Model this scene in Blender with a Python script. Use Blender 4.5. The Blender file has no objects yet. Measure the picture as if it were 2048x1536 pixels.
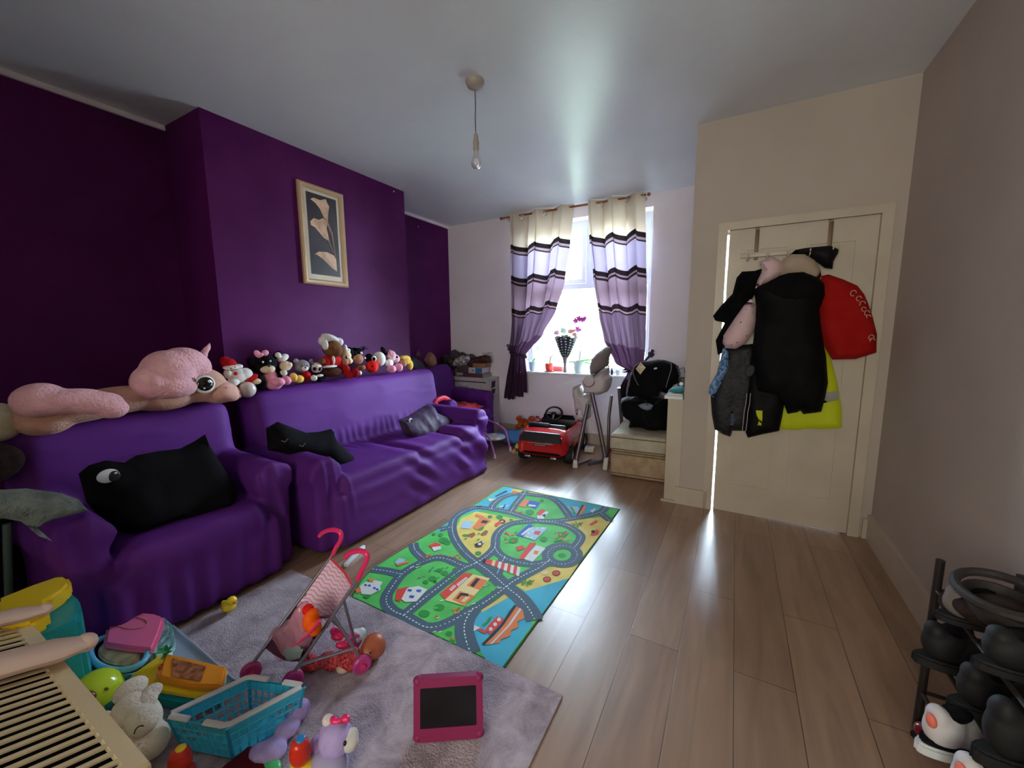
import bpy, bmesh, math, random
from mathutils import Vector, Matrix, Euler, noise, geometry
random.seed(7)
SC = bpy.context.scene
CO = SC.collection
PI = math.pi
V3 = Vector
def rad(a): return a*PI/180

# ---------------------------------------------------------------- camera
FOC = 797.87; PITCH, ROLL, YAW = rad(7.6437), rad(0.45254), rad(-29.1192)
EYE = V3((0, 0, 1.32))
_f = V3((math.sin(YAW)*math.cos(PITCH), math.cos(YAW)*math.cos(PITCH), -math.sin(PITCH)))
_r0 = V3((math.cos(YAW), -math.sin(YAW), 0)); _d0 = _f.cross(_r0)
_r = _r0*math.cos(ROLL) + _d0*math.sin(ROLL); _d = _d0*math.cos(ROLL) - _r0*math.sin(ROLL)
def at(px, py, ax, v):
    "the place on the plane (axis ax = v) seen at a point of the photograph"
    q = _r*((px-1024)/FOC) + _d*((py-768)/FOC) + _f
    return EYE + q*((v-EYE[ax])/q[ax])
cam = bpy.data.cameras.new('camera'); cam.sensor_width = 36; cam.lens = FOC/2048*36
cam.clip_start = 0.02
camo = bpy.data.objects.new('camera', cam); CO.objects.link(camo)
m = Matrix((( _r.x, -_d.x, -_f.x, EYE.x), (_r.y, -_d.y, -_f.y, EYE.y), (_r.z, -_d.z, -_f.z, EYE.z), (0, 0, 0, 1)))
camo.matrix_world = m
SC.camera = camo

# ---------------------------------------------------------------- materials
def lin(c):
    c = c/255.0
    return c/12.92 if c <= 0.04045 else ((c+0.055)/1.055)**2.4
def rgb(c): return (lin(c[0]), lin(c[1]), lin(c[2]), 1)
MATS = {}
def mat(name, col, rough=.6, metal=0, bump=None, var=None, sheen=0, trans=0, spec=.5, coat=0, alpha=1, stretch=None, ior=None, sss=0, emit=None):
    if name in MATS: return MATS[name]
    m = bpy.data.materials.new(name); m.use_nodes = True
    nt = m.node_tree; b = nt.nodes['Principled BSDF']
    b.inputs['Base Color'].default_value = rgb(col)
    b.inputs['Roughness'].default_value = rough
    b.inputs['Metallic'].default_value = metal
    b.inputs['Specular IOR Level'].default_value = spec
    b.inputs['Coat Weight'].default_value = coat
    b.inputs['Sheen Weight'].default_value = sheen
    b.inputs['Transmission Weight'].default_value = trans
    b.inputs['Alpha'].default_value = alpha
    if ior: b.inputs['IOR'].default_value = ior
    if sheen: b.inputs['Sheen Roughness'].default_value = .4; b.inputs['Sheen Tint'].default_value = rgb([min(255, v*1.0+10) for v in col])
    if emit: b.inputs['Emission Color'].default_value = rgb(col); b.inputs['Emission Strength'].default_value = emit
    src = None
    if bump or var:
        tc = nt.nodes.new('ShaderNodeTexCoord'); src = tc.outputs['Object']
        if stretch:
            mp = nt.nodes.new('ShaderNodeMapping'); mp.inputs['Scale'].default_value = stretch
            nt.links.new(src, mp.inputs[0]); src = mp.outputs[0]
    if bump:
        n = nt.nodes.new('ShaderNodeTexNoise'); n.inputs['Scale'].default_value = bump[0]; n.inputs['Detail'].default_value = 4
        nt.links.new(src, n.inputs['Vector'])
        bp = nt.nodes.new('ShaderNodeBump'); bp.inputs['Strength'].default_value = bump[1]
        bp.inputs['Distance'].default_value = bump[2] if len(bump) > 2 else .01
        nt.links.new(n.outputs['Fac'], bp.inputs['Height']); nt.links.new(bp.outputs[0], b.inputs['Normal'])
    if var:
        n = nt.nodes.new('ShaderNodeTexNoise'); n.inputs['Scale'].default_value = var[0]; n.inputs['Detail'].default_value = 3
        nt.links.new(src, n.inputs['Vector'])
        r = nt.nodes.new('ShaderNodeValToRGB'); e = r.color_ramp.elements
        e[0].position = .35; e[1].position = .65
        e[0].color = rgb([max(0, v-var[1]) for v in col]); e[1].color = rgb([min(255, v+var[1]) for v in col])
        nt.links.new(n.outputs['Fac'], r.inputs[0]); nt.links.new(r.outputs[0], b.inputs['Base Color'])
    MATS[name] = m
    return m
def plush(name, col, s=1.0): return mat(name, col, rough=.95, bump=(180, .5, .004), var=(30, 8), sheen=.25*s, spec=.1)
def plast(name, col, rough=.3): return mat(name, col, rough=rough, bump=(8, .05, .002), spec=.5)
def cloth(name, col, rough=.85, b=.3): return mat(name, col, rough=rough, bump=(14, b, .012), var=(9, 5), sheen=.15, spec=.15)

# ---------------------------------------------------------------- mesh builder
FR = {}      # frame (world matrix) of every thing
def frame(o):
    while o is not None and o.name not in FR: o = o.parent
    return FR[o.name] if o is not None else Matrix.Identity(4)
class MB:
    def __init__(s): s.bm = bmesh.new()
    def _fin(s, vs, fs, mi, M=None):
        if M is not None:
            for v in vs: v.co = M @ v.co
        for f in fs: f.material_index = mi
        return s
    def box(s, c, size, rot=None, bev=0, mi=0, seg=2, taper=None):
        r = bmesh.ops.create_cube(s.bm, size=1)
        vs = r['verts']
        for v in vs:
            v.co = V3((v.co.x*size[0], v.co.y*size[1], v.co.z*size[2]))
            if taper and v.co.z > 0: v.co.x *= taper; v.co.y *= taper
        M = Matrix.Translation(V3(c)) @ (Euler(rot).to_matrix().to_4x4() if rot else Matrix.Identity(4))
        fs = {f for v in vs for f in v.link_faces}
        s._fin(vs, fs, mi, M)
        if bev:
            es = list({e for v in vs for e in v.link_edges})
            r = bmesh.ops.bevel(s.bm, geom=es, offset=bev, segments=seg, affect='EDGES', profile=.5)
            for f in r['faces']: f.material_index = mi
        return s
    def cyl(s, p0, p1, r0, r1=None, seg=16, mi=0, caps=True):
        p0, p1 = V3(p0), V3(p1); r1 = r0 if r1 is None else r1
        d = p1-p0
        r = bmesh.ops.create_cone(s.bm, cap_ends=caps, segments=seg, radius1=max(r0, 1e-5), radius2=max(r1, 1e-5), depth=d.length)
        M = Matrix.Translation((p0+p1)/2) @ d.to_track_quat('Z', 'Y').to_matrix().to_4x4()
        vs = r['verts']; return s._fin(vs, {f for v in vs for f in v.link_faces}, mi, M)
    def tube(s, pts, r, seg=8, mi=0, closed=False, flat=1.0):
        pts = [V3(p) for p in pts]; n = len(pts); rings = []
        rr = r if isinstance(r, (list, tuple)) else [r]*n
        up = V3((0, 0, 1))
        prev = None
        for i, p in enumerate(pts):
            a = pts[(i-1) % n] if (closed or i) else p; b = pts[(i+1) % n] if (closed or i < n-1) else p
            t = (b-a).normalized()
            if prev is None:
                u = t.cross(up)
                if u.length < .1: u = t.cross(V3((1, 0, 0)))
            else: u = prev - t*prev.dot(t)
            u.normalize(); prev = u; w = t.cross(u)
            rings.append([s.bm.verts.new(p + u*math.cos(2*PI*k/seg)*rr[i] + w*math.sin(2*PI*k/seg)*rr[i]*flat) for k in range(seg)])
        m = n if closed else n-1
        for i in range(m):
            A, B = rings[i], rings[(i+1) % n]
            for k in range(seg):
                f = s.bm.faces.new((A[k], A[(k+1) % seg], B[(k+1) % seg], B[k])); f.material_index = mi
        if not closed:
            for R in (rings[0][::-1], rings[-1]):
                f = s.bm.faces.new(R); f.material_index = mi
        return s
    def lathe(s, prof, o=(0, 0, 0), axis=(0, 0, 1), seg=24, mi=0, cap=True):
        q = V3((0, 0, 1)).rotation_difference(V3(axis).normalized()).to_matrix().to_4x4()
        M = Matrix.Translation(V3(o)) @ q
        rings = [[s.bm.verts.new(M @ V3((r*math.cos(2*PI*k/seg), r*math.sin(2*PI*k/seg), z))) for k in range(seg)] for r, z in prof]
        for A, B in zip(rings, rings[1:]):
            for k in range(seg):
                f = s.bm.faces.new((A[k], A[(k+1) % seg], B[(k+1) % seg], B[k])); f.material_index = mi
        if cap:
            for R, r in ((rings[0][::-1], prof[0][0]), (rings[-1], prof[-1][0])):
                f = s.bm.faces.new(R); f.material_index = mi
        return s
    def ell(s, c, r, rot=None, mi=0, seg=16):
        r3 = (r, r, r) if not isinstance(r, (tuple, list)) else r
        q = bmesh.ops.create_uvsphere(s.bm, u_segments=seg, v_segments=max(6, seg*2//3), radius=1)
        M = Matrix.Translation(V3(c)) @ (Euler(rot).to_matrix().to_4x4() if rot else Matrix.Identity(4)) @ Matrix.Diagonal((*r3, 1))
        vs = q['verts']; return s._fin(vs, {f for v in vs for f in v.link_faces}, mi, M)
    def face(s, pts, mi=0):
        vs = [s.bm.verts.new(V3(p)) for p in pts]
        f = s.bm.faces.new(vs); f.material_index = mi; return s
    def poly(s, pts, mi=0):
        "a flat outline of any shape, triangulated"
        vs = [s.bm.verts.new(V3(p)) for p in pts]
        es = [s.bm.edges.new((vs[i], vs[(i+1) % len(vs)])) for i in range(len(vs))]
        r = bmesh.ops.triangle_fill(s.bm, edges=es, use_beauty=True)
        for g in r['geom']:
            if isinstance(g, bmesh.types.BMFace): g.material_index = mi
        return s
    def prism(s, pts, off, mi=0, bev=0):
        "outline pts extruded by the vector off"
        off = V3(off); n = len(pts)
        A = [s.bm.verts.new(V3(p)) for p in pts]; B = [s.bm.verts.new(V3(p)+off) for p in pts]
        fs = []
        for i in range(n): fs.append(s.bm.faces.new((A[i], A[(i+1) % n], B[(i+1) % n], B[i])))
        fs.append(s.bm.faces.new(A[::-1])); fs.append(s.bm.faces.new(B))
        for f in fs: f.material_index = mi
        bmesh.ops.recalc_face_normals(s.bm, faces=fs)
        if bev:
            es = list({e for f in fs for e in f.edges})
            bmesh.ops.bevel(s.bm, geom=es, offset=bev, segments=2, affect='EDGES')
        return s
    def grid(s, fn, nu, nv, mi=0, wrap=False, uv=False):
        lay = s.bm.loops.layers.uv.verify() if uv else None
        P = [[s.bm.verts.new(fn(i/nu, j/nv)) for i in range(nu+1)] for j in range(nv+1)]
        for j in range(nv):
            for i in range(nu):
                f = s.bm.faces.new((P[j][i], P[j][i+1], P[j+1][i+1], P[j+1][i])); f.material_index = mi
                if uv:
                    for l, (a, b) in zip(f.loops, ((i, j), (i+1, j), (i+1, j+1), (i, j+1))): l[lay].uv = (a/nu, b/nv)
        return s
    def puff(s, out, fn, T, sp=.03, edge=.06, wr=(0, 8), mi=0, back=0.0, seed=0):
        """a stuffed / hanging cloth shape: outline out (list of (u,v)), fn(u,v,w)->point, T = thickness of the bulge"""
        out = [V3((a, b, 0)) for a, b in out]
        # resample the outline
        R = []
        n = len(out)
        for i in range(n):
            a, b = out[i], out[(i+1) % n]; k = max(1, int((b-a).length/sp))
            for j in range(k): R.append(a.lerp(b, j/k))
        def inside(x, y):
            c = False; j = len(R)-1
            for i in range(len(R)):
                if (R[i].y > y) != (R[j].y > y) and x < (R[j].x-R[i].x)*(y-R[i].y)/(R[j].y-R[i].y)+R[i].x: c = not c
                j = i
            return c
        def dist(x, y):
            p = V3((x, y, 0)); best = 9
            for i in range(len(R)):
                a, b = R[i], R[(i+1) % len(R)]; ab = b-a
                t = max(0, min(1, (p-a).dot(ab)/max(ab.dot(ab), 1e-12))); best = min(best, (p-a-ab*t).length)
            return best
        xs = [p.x for p in R]; ys = [p.y for p in R]
        pts = [p.xy for p in R]; y = min(ys)+sp*.5; row = 0
        while y < max(ys):
            x = min(xs)+sp*(.5 if row % 2 else 0)
            while x < max(xs):
                if inside(x, y) and dist(x, y) > sp*.45: pts.append(V3((x, y, 0)).xy)
                x += sp
            y += sp*.87; row += 1
        nb = len(R)
        co, ed, fa, *_ = geometry.delaunay_2d_cdt(pts, [(i, (i+1) % nb) for i in range(nb)], [], 1, 1e-5)
        F, Bk = [], []
        for p in co:
            d = dist(p.x, p.y); q = min(1, d/edge); h = math.sqrt(max(0, 1-(1-q)**2))
            wv = wr[0]*q*(noise.noise(V3((p.x*wr[1], p.y*wr[1]*.6, seed*3.1)))+.5*noise.noise(V3((p.x*wr[1]*2.3, p.y*wr[1]*1.1, seed*7.7)))) if wr[0] else 0
            f0 = s.bm.verts.new(fn(p.x, p.y, T*h+wv+.0005)); F.append(f0)
            if d < 1e-4: Bk.append(f0)
            else: Bk.append(s.bm.verts.new(fn(p.x, p.y, -T*h*back-(.002 if not back else 0))))
        fs = []
        for t in fa:
            fs.append(s.bm.faces.new([F[i] for i in t]))
            if not all(Bk[i] is F[i] for i in t):
                try: fs.append(s.bm.faces.new([Bk[i] for i in reversed(t)]))
                except ValueError: pass
        for f in fs: f.material_index = mi
        bmesh.ops.recalc_face_normals(s.bm, faces=fs)
        return s
    def xf(s, M):
        bmesh.ops.transform(s.bm, matrix=M, verts=s.bm.verts[:]); return s

BAKE = []
def obj(name, mb, mats, parent=None, world=False, sharp=38, smooth=True, label=None):
    me = bpy.data.meshes.new(name); bm = mb.bm
    if smooth:
        bm.normal_update()
        ca = rad(sharp)
        for f in bm.faces: f.smooth = True
        for e in bm.edges:
            if len(e.link_faces) == 2 and e.calc_face_angle(0) > ca: e.smooth = False
    bm.to_mesh(me); bm.free()
    for q in (mats if isinstance(mats, (list, tuple)) else [mats]): me.materials.append(q)
    o = bpy.data.objects.new(name, me); CO.objects.link(o)
    if parent is not None:
        o.parent = parent
        if world: me.transform(frame(parent).inverted())
    if label: o['label'] = label
    return o
def blob(name, ells, mats, parent=None, world=False, vox=.008, sm=6, label=None, extra=None):
    """a soft body grown from ellipsoids (centre, radii[, rotation]) melted into one skin"""
    b = MB()
    for e in ells: b.ell(e[0], e[1], e[2] if len(e) > 2 else None, seg=16)
    if extra: extra(b)
    o = obj(name, b, mats, parent, world, label=label)
    r = o.modifiers.new('r', 'REMESH'); r.mode = 'VOXEL'; r.voxel_size = vox; r.use_smooth_shade = True
    if sm:
        q = o.modifiers.new('s', 'SMOOTH'); q.factor = .5; q.iterations = sm
    BAKE.append(o)
    return o
def thing(name, label, cat, loc=(0, 0, 0), rz=0, group=None, rot=None):
    o = bpy.data.objects.new(name, None); CO.objects.link(o)
    o.location = loc; o.rotation_euler = rot if rot else (0, 0, rz)
    o['label'] = label; o['category'] = cat
    if group: o['group'] = group
    FR[o.name] = Matrix.Translation(V3(loc)) @ Euler(o.rotation_euler).to_matrix().to_4x4()
    o.empty_display_size = .05
    return o
def tag(o, label, cat, group=None):
    o['label'] = label; o['category'] = cat
    if group: o['group'] = group
    return o
def struct(name, mb, mats, parent=None, smooth=False, kind=True):
    o = obj(name, mb, mats, parent, smooth=smooth)
    if parent is None: o['kind'] = 'structure'
    return o
def frame_of(o): return FR[o.name]
SKY = 48.0; EXPO = 1.2; REAR = .10
# ================================================================ the room
XR, XC, XW, YD, YW, ZC = -3.42, -2.95, .81, 3.16, 4.42, 2.69     # recess wall, chimney breast, right wall, door wall, window wall, ceiling
YB = -1.6                                                        # wall behind the camera
PURP = mat('purple_wall_paint', (86, 20, 86), rough=.6, bump=(40, .08, .003), var=(3, 4), spec=.15)
WHT = mat('white_wall_paint', (236, 230, 236), rough=.75, bump=(30, .1, .003), var=(2, 3), spec=.25)
SHDW = mat('shaded_wall_paint', (184, 172, 162), rough=.75, bump=(30, .1, .003), var=(2, 3), spec=.25)  # darker, warmer wall white: shade on walls facing away from the window, painted in
CEIL = mat('satin_ceiling_paint', (216, 221, 226), rough=.34, bump=(1.6, .35, .02), var=(2, 3), spec=.5)
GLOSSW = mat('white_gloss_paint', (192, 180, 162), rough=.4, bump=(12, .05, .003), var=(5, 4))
PVC = mat('white_window_frame', (225, 232, 236), rough=.35)
GLASS = None
def floor_mat():
    m = bpy.data.materials.new('oak_laminate'); m.use_nodes = True; nt = m.node_tree; N = nt.nodes; L = nt.links
    b = N['Principled BSDF']; b.inputs['Roughness'].default_value = .31; b.inputs['Specular IOR Level'].default_value = .85
    tc = N.new('ShaderNodeTexCoord')
    mp = N.new('ShaderNodeMapping'); mp.inputs['Rotation'].default_value = (0, 0, PI/2); mp.inputs['Location'].default_value = (.38, .53, 0)
    L.new(tc.outputs['Object'], mp.inputs[0])
    br = N.new('ShaderNodeTexBrick'); br.inputs['Scale'].default_value = 1; br.inputs['Brick Width'].default_value = 1.25; br.inputs['Row Height'].default_value = .2
    br.inputs['Mortar Size'].default_value = .0016; br.inputs['Mortar Smooth'].default_value = .2; br.offset = .37
    br.inputs['Color1'].default_value = rgb((156, 124, 102)); br.inputs['Color2'].default_value = rgb((174, 142, 118)); br.inputs['Mortar'].default_value = rgb((78, 64, 56))
    L.new(mp.outputs[0], br.inputs['Vector'])
    mp2 = N.new('ShaderNodeMapping'); mp2.inputs['Scale'].default_value = (9, .9, 1); L.new(tc.outputs['Object'], mp2.inputs[0])
    n = N.new('ShaderNodeTexNoise'); n.inputs['Scale'].default_value = 1.6; n.inputs['Detail'].default_value = 7; n.inputs['Distortion'].default_value = 1.2
    L.new(mp2.outputs[0], n.inputs['Vector'])
    mx = N.new('ShaderNodeMixRGB'); mx.blend_type = 'OVERLAY'; mx.inputs[0].default_value = .45
    L.new(br.outputs['Color'], mx.inputs[1]); L.new(n.outputs['Fac'], mx.inputs[2])
    n2 = N.new('ShaderNodeTexNoise'); n2.inputs['Scale'].default_value = 1.8; n2.inputs['Detail'].default_value = 2; L.new(mp2.outputs[0], n2.inputs['Vector'])
    r = N.new('ShaderNodeValToRGB'); r.color_ramp.elements[0].position = .35; r.color_ramp.elements[0].color = (.78, .76, .74, 1); r.color_ramp.elements[1].color = (1, 1, 1, 1)
    L.new(n2.outputs['Fac'], r.inputs[0])
    mm = N.new('ShaderNodeMixRGB'); mm.blend_type = 'MULTIPLY'; mm.inputs[0].default_value = 1
    L.new(mx.outputs[0], mm.inputs[1]); L.new(r.outputs[0], mm.inputs[2]); L.new(mm.outputs[0], b.inputs['Base Color'])
    bp = N.new('ShaderNodeBump'); bp.inputs['Strength'].default_value = .25; bp.inputs['Distance'].default_value = .002
    ad = N.new('ShaderNodeMath'); ad.operation = 'SUBTRACT'
    L.new(n.outputs['Fac'], ad.inputs[0]); L.new(br.outputs['Fac'], ad.inputs[1])
    L.new(ad.outputs[0], bp.inputs['Height']); L.new(bp.outputs[0], b.inputs['Normal'])
    return m
FLOOR = floor_mat()
T = .12
struct('floor', MB().box(((XR+XW)/2, (YB+YW)/2+.1, -.05), (XW-XR+.6, YW-YB+.6, .1)), FLOOR)
struct('ceiling', MB().box(((XR+XW)/2, (YB+YW)/2+.1, ZC+.05), (XW-XR+.6, YW-YB+.6, .1)), CEIL)
def wbox(b, x0, x1, y0, y1, z0, z1, mi=0): return b.box(((x0+x1)/2, (y0+y1)/2, (z0+z1)/2), (x1-x0, y1-y0, z1-z0), mi=mi)
b = MB(); wbox(b, XR-T, XR, YB-T, YW, 0, ZC); struct('wall_left', b, PURP)
b = MB(); wbox(b, XR, XC, 1.385, 3.125, 0, ZC); struct('wall_chimney', b, PURP)
# window wall with its opening; door wall with its opening
WX0, WX1, WZ0, WZ1 = -2.31, -.80, .82, 2.56
b = MB(); wbox(b, XR-T, WX0, YW, YW+.3, 0, ZC); wbox(b, WX1, -.18, YW, YW+.3, 0, ZC); wbox(b, WX0, WX1, YW, YW+.3, 0, WZ0); wbox(b, WX0, WX1, YW, YW+.3, WZ1, ZC)
struct('wall_back', b, WHT)
HX = -.305
DX0, DX1, DZ = -.085, .70, 1.975
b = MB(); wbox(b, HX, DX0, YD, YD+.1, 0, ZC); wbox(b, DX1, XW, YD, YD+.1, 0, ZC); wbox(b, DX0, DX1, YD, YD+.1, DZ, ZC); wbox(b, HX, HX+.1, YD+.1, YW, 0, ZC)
struct('wall_front', b, SHDW)
b = MB(); wbox(b, XW, XW+T, YB-T, YD+.1, 0, ZC); struct('wall_right', b, SHDW)
# wall behind the camera with the second window
RX0, RX1, RZ0, RZ1 = -1.15, .55, .85, 2.25
b = MB(); wbox(b, XR-T, RX0, YB-T, YB, 0, ZC); wbox(b, RX1, XW+T, YB-T, YB, 0, ZC); wbox(b, RX0, RX1, YB-T, YB, 0, RZ0); wbox(b, RX0, RX1, YB-T, YB, RZ1, ZC)
struct('wall_rear', b, WHT)
# pale filler strips where the purple recess meets the ceiling
b = MB(); wbox(b, XR, XR+.018, YB, 1.385, ZC-.03, ZC); struct('trim_1', b, WHT)
b = MB(); wbox(b, XR, XR+.018, 3.125, YW, ZC-.03, ZC); struct('trim_2', b, WHT)
def skirting(name, x0, x1, y0, y1, h=.12): b = MB(); wbox(b, x0, x1, y0, y1, 0, h-.012); wbox(b, x0 if x1-x0 > .05 else x0, x1-.006 if x1-x0 < .05 and name != 'baseboard_right' else x1, y0, y1, h-.012, h); return struct(name, b, GLOSSW)
skirting('baseboard_back', XR, HX-.18, YW-.016, YW)
skirting('baseboard_left', XR, XR+.016, YB, 1.385)
skirting('baseboard_chimney', XC, XC+.016, 1.385, 3.125)
b = MB(); wbox(b, XW-.018, XW, YB, YD, 0, .16); struct('baseboard_right', b, GLOSSW)
b = MB(); wbox(b, -.335, DX0-.03, YD-.018, YD, 0, .13); wbox(b, DX1+.07, XW-.018, YD-.018, YD, 0, .13); struct('baseboard_front', b, GLOSSW)
# ---- door: leaf with six raised panels standing a crack open
dl = thing('door_1', 'cream painted panelled door behind the hanging coats', 'door', (0, 0, 0)); dl['kind'] = 'structure'; del dl['category']; del dl['label']
b = MB(); wbox(b, DX0+.013, DX1-.0005, YD+.01, YD+.048, .002, DZ-.0005)
for (x0, x1, z0, z1) in ((.02, .27, 1.5, 1.85), (.36, .61, 1.5, 1.85), (.02, .27, .95, 1.42), (.36, .61, .95, 1.42), (.02, .27, .2, .82), (.36, .61, .2, .82)):
    for (a0, a1, c0, c1) in ((x0+.0141, x1-.0141, z1-.014, z1), (x0+.0141, x1-.0141, z0, z0+.014), (x0, x0+.014, z0, z1), (x1-.014, x1, z0, z1)):
        wbox(b, a0, a1, YD+.002, YD+.011, c0, c1)
obj('door_leaf', b, GLOSSW, dl, smooth=False)
b = MB(); b.cyl((.62, YD+.01, 1.3), (.62, YD-.02, 1.3), .008); b.ell((.62, YD-.028, 1.3), .02); b.lathe([(.028, 0), (.028, .006)], (.62, YD+.01, 1.3), (0, -1, 0))
obj('door_handle', b, mat('brass', (150, 120, 70), .35, 1), dl)
b = MB()
for (x0, x1) in ((DX0-.055, DX0), (DX1, DX1+.055)): wbox(b, x0, x1, YD-.018, YD+.005, 0, DZ+.05)
wbox(b, DX0, DX1, YD-.018, YD+.005, DZ, DZ+.05); wbox(b, DX1-.02, DX1-.0005, YD+.05, YD+.065, 0, DZ); wbox(b, DX0, DX1-.02, YD+.05, YD+.065, DZ-.02, DZ-.0005)
struct('trim_3', b, GLOSSW)
# ---- window in the far wall
w = bpy.data.objects.new('window_1', None); CO.objects.link(w); w['kind'] = 'structure'
YG = YW+.2
b = MB(); f = .06
def bar(b, x0, x1, z0, z1, y0=YG-.035, y1=YG+.035): return wbox(b, x0, x1, y0, y1, z0, z1)
bar(b, WX0, WX1, WZ0, WZ0+f); bar(b, WX0, WX1, WZ1-f, WZ1); bar(b, WX0, WX0+f, WZ0+f, WZ1-f); bar(b, WX1-f, WX1, WZ0+f, WZ1-f)
xm = -1.52
bar(b, xm-.035, xm+.035, 1.86, WZ1-f); bar(b, WX0+f, WX1-f, 1.80, 1.86)
obj('window_frame', b, PVC, w, smooth=False)
b = MB()
for (x0, x1) in ((WX0+f, xm-.035), (xm+.035, WX1-f)):
    for (a0, a1, c0, c1) in ((x0, x1, 1.86, 1.91), (x0, x1, WZ1-f-.05, WZ1-f), (x0, x0+.05, 1.91, WZ1-f-.05), (x1-.05, x1, 1.91, WZ1-f-.05)): bar(b, a0, a1, c0, c1, YG-.05, YG-.036)
obj('sash', b, PVC, w, smooth=False)
g = bpy.data.materials.new('window_glass'); g.use_nodes = True; nt = g.node_tree; nt.nodes.clear()
o_ = nt.nodes.new('ShaderNodeOutputMaterial'); tr = nt.nodes.new('ShaderNodeBsdfTransparent'); gl = nt.nodes.new('ShaderNodeBsdfGlossy'); gl.inputs['Roughness'].default_value = .02
mx = nt.nodes.new('ShaderNodeMixShader'); fr_ = nt.nodes.new('ShaderNodeFresnel'); nt.links.new(fr_.outputs[0], mx.inputs[0]); nt.links.new(tr.outputs[0], mx.inputs[1]); nt.links.new(gl.outputs[0], mx.inputs[2]); nt.links.new(mx.outputs[0], o_.inputs[0])
GLASS = g
b = MB(); wbox(b, WX0+f, WX1-f, YG-.004, YG+.004, WZ0+f, WZ1-f); obj('pane', b, GLASS, w, smooth=False)
b = MB(); b.box(((WX0+WX1)/2, YW+.06, WZ0-.012), (WX1-WX0-.002, .22, .02), bev=.003); b.box(((WX0+WX1)/2, YW-.035, WZ0-.012), (WX1-WX0+.08, .068, .024), bev=.006)
struct('window_sill', b, mat('white_gloss_sill', (232, 236, 238), .22), w)
w2 = bpy.data.objects.new('window_2', None); CO.objects.link(w2); w2['kind'] = 'structure'
b = MB(); bar(b, RX0, RX1, RZ0, RZ0+f, YB-.08, YB-.03); bar(b, RX0, RX1, RZ1-f, RZ1, YB-.08, YB-.03); bar(b, RX0, RX0+f, RZ0+f, RZ1-f, YB-.08, YB-.03); bar(b, RX1-f, RX1, RZ0+f, RZ1-f, YB-.08, YB-.03); bar(b, -.33, -.27, RZ0+f, RZ1-f, YB-.08, YB-.03)
obj('window_frame', b, PVC, w2, smooth=False)
b = MB(); wbox(b, RX0+f, RX1-f, YB-.06, YB-.052, RZ0+f, RZ1-f); obj('pane', b, GLASS, w2, smooth=False)
# ---- low boxed-in wall end with its shelf, left of the door wall
b = MB(); wbox(b, -.415, HX-.001, YD+.0, YW-.02, 0, .80); wbox(b, -.435, HX, YD-.02, YD, 0, .015)
struct('wall_low', b, GLOSSW)
b = MB(); b.box((-.375, (YD+YW)/2-.02, .815), (.13, YW-YD, .026), bev=.004); struct('trim_4', b, mat('white_gloss_sill', (232, 236, 238), .22))

# ================================================================ light: sky through the two windows
wd = bpy.data.worlds.new('sky'); SC.world = wd; wd.use_nodes = True; nt = wd.node_tree
bg = nt.nodes['Background']; bg.inputs[1].default_value = SKY
tcw = nt.nodes.new('ShaderNodeTexCoord'); sx = nt.nodes.new('ShaderNodeSeparateXYZ'); nt.links.new(tcw.outputs['Generated'], sx.inputs[0])
rw = nt.nodes.new('ShaderNodeValToRGB'); ew = rw.color_ramp.elements; ew[0].position = .3; ew[1].position = .7
mw = nt.nodes.new('ShaderNodeMath'); mw.operation = 'MULTIPLY_ADD'; mw.inputs[1].default_value = .5; mw.inputs[2].default_value = .5
nt.links.new(sx.outputs[1], mw.inputs[0]); nt.links.new(mw.outputs[0], rw.inputs[0]); nt.links.new(rw.outputs[0], bg.inputs[0])
ew[0].color = [v*REAR for v in rgb((250, 244, 226))[:3]]+[1]; ew[1].color = rgb((206, 230, 250))
def portal(name, loc, rot, sx, sy):
    l = bpy.data.lights.new(name, 'AREA'); l.shape = 'RECTANGLE'; l.size = sx; l.size_y = sy; l.cycles.is_portal = True
    o = bpy.data.objects.new(name, l); CO.objects.link(o); o.location = loc; o.rotation_euler = rot
portal('daylight_window', ((WX0+WX1)/2, YW+.31, (WZ0+WZ1)/2), (-PI/2, 0, 0), WX1-WX0, WZ1-WZ0)
portal('daylight_rear', ((RX0+RX1)/2, YB-T-.01, (RZ0+RZ1)/2), (PI/2, 0, 0), RX1-RX0, RZ1-RZ0)
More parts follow.
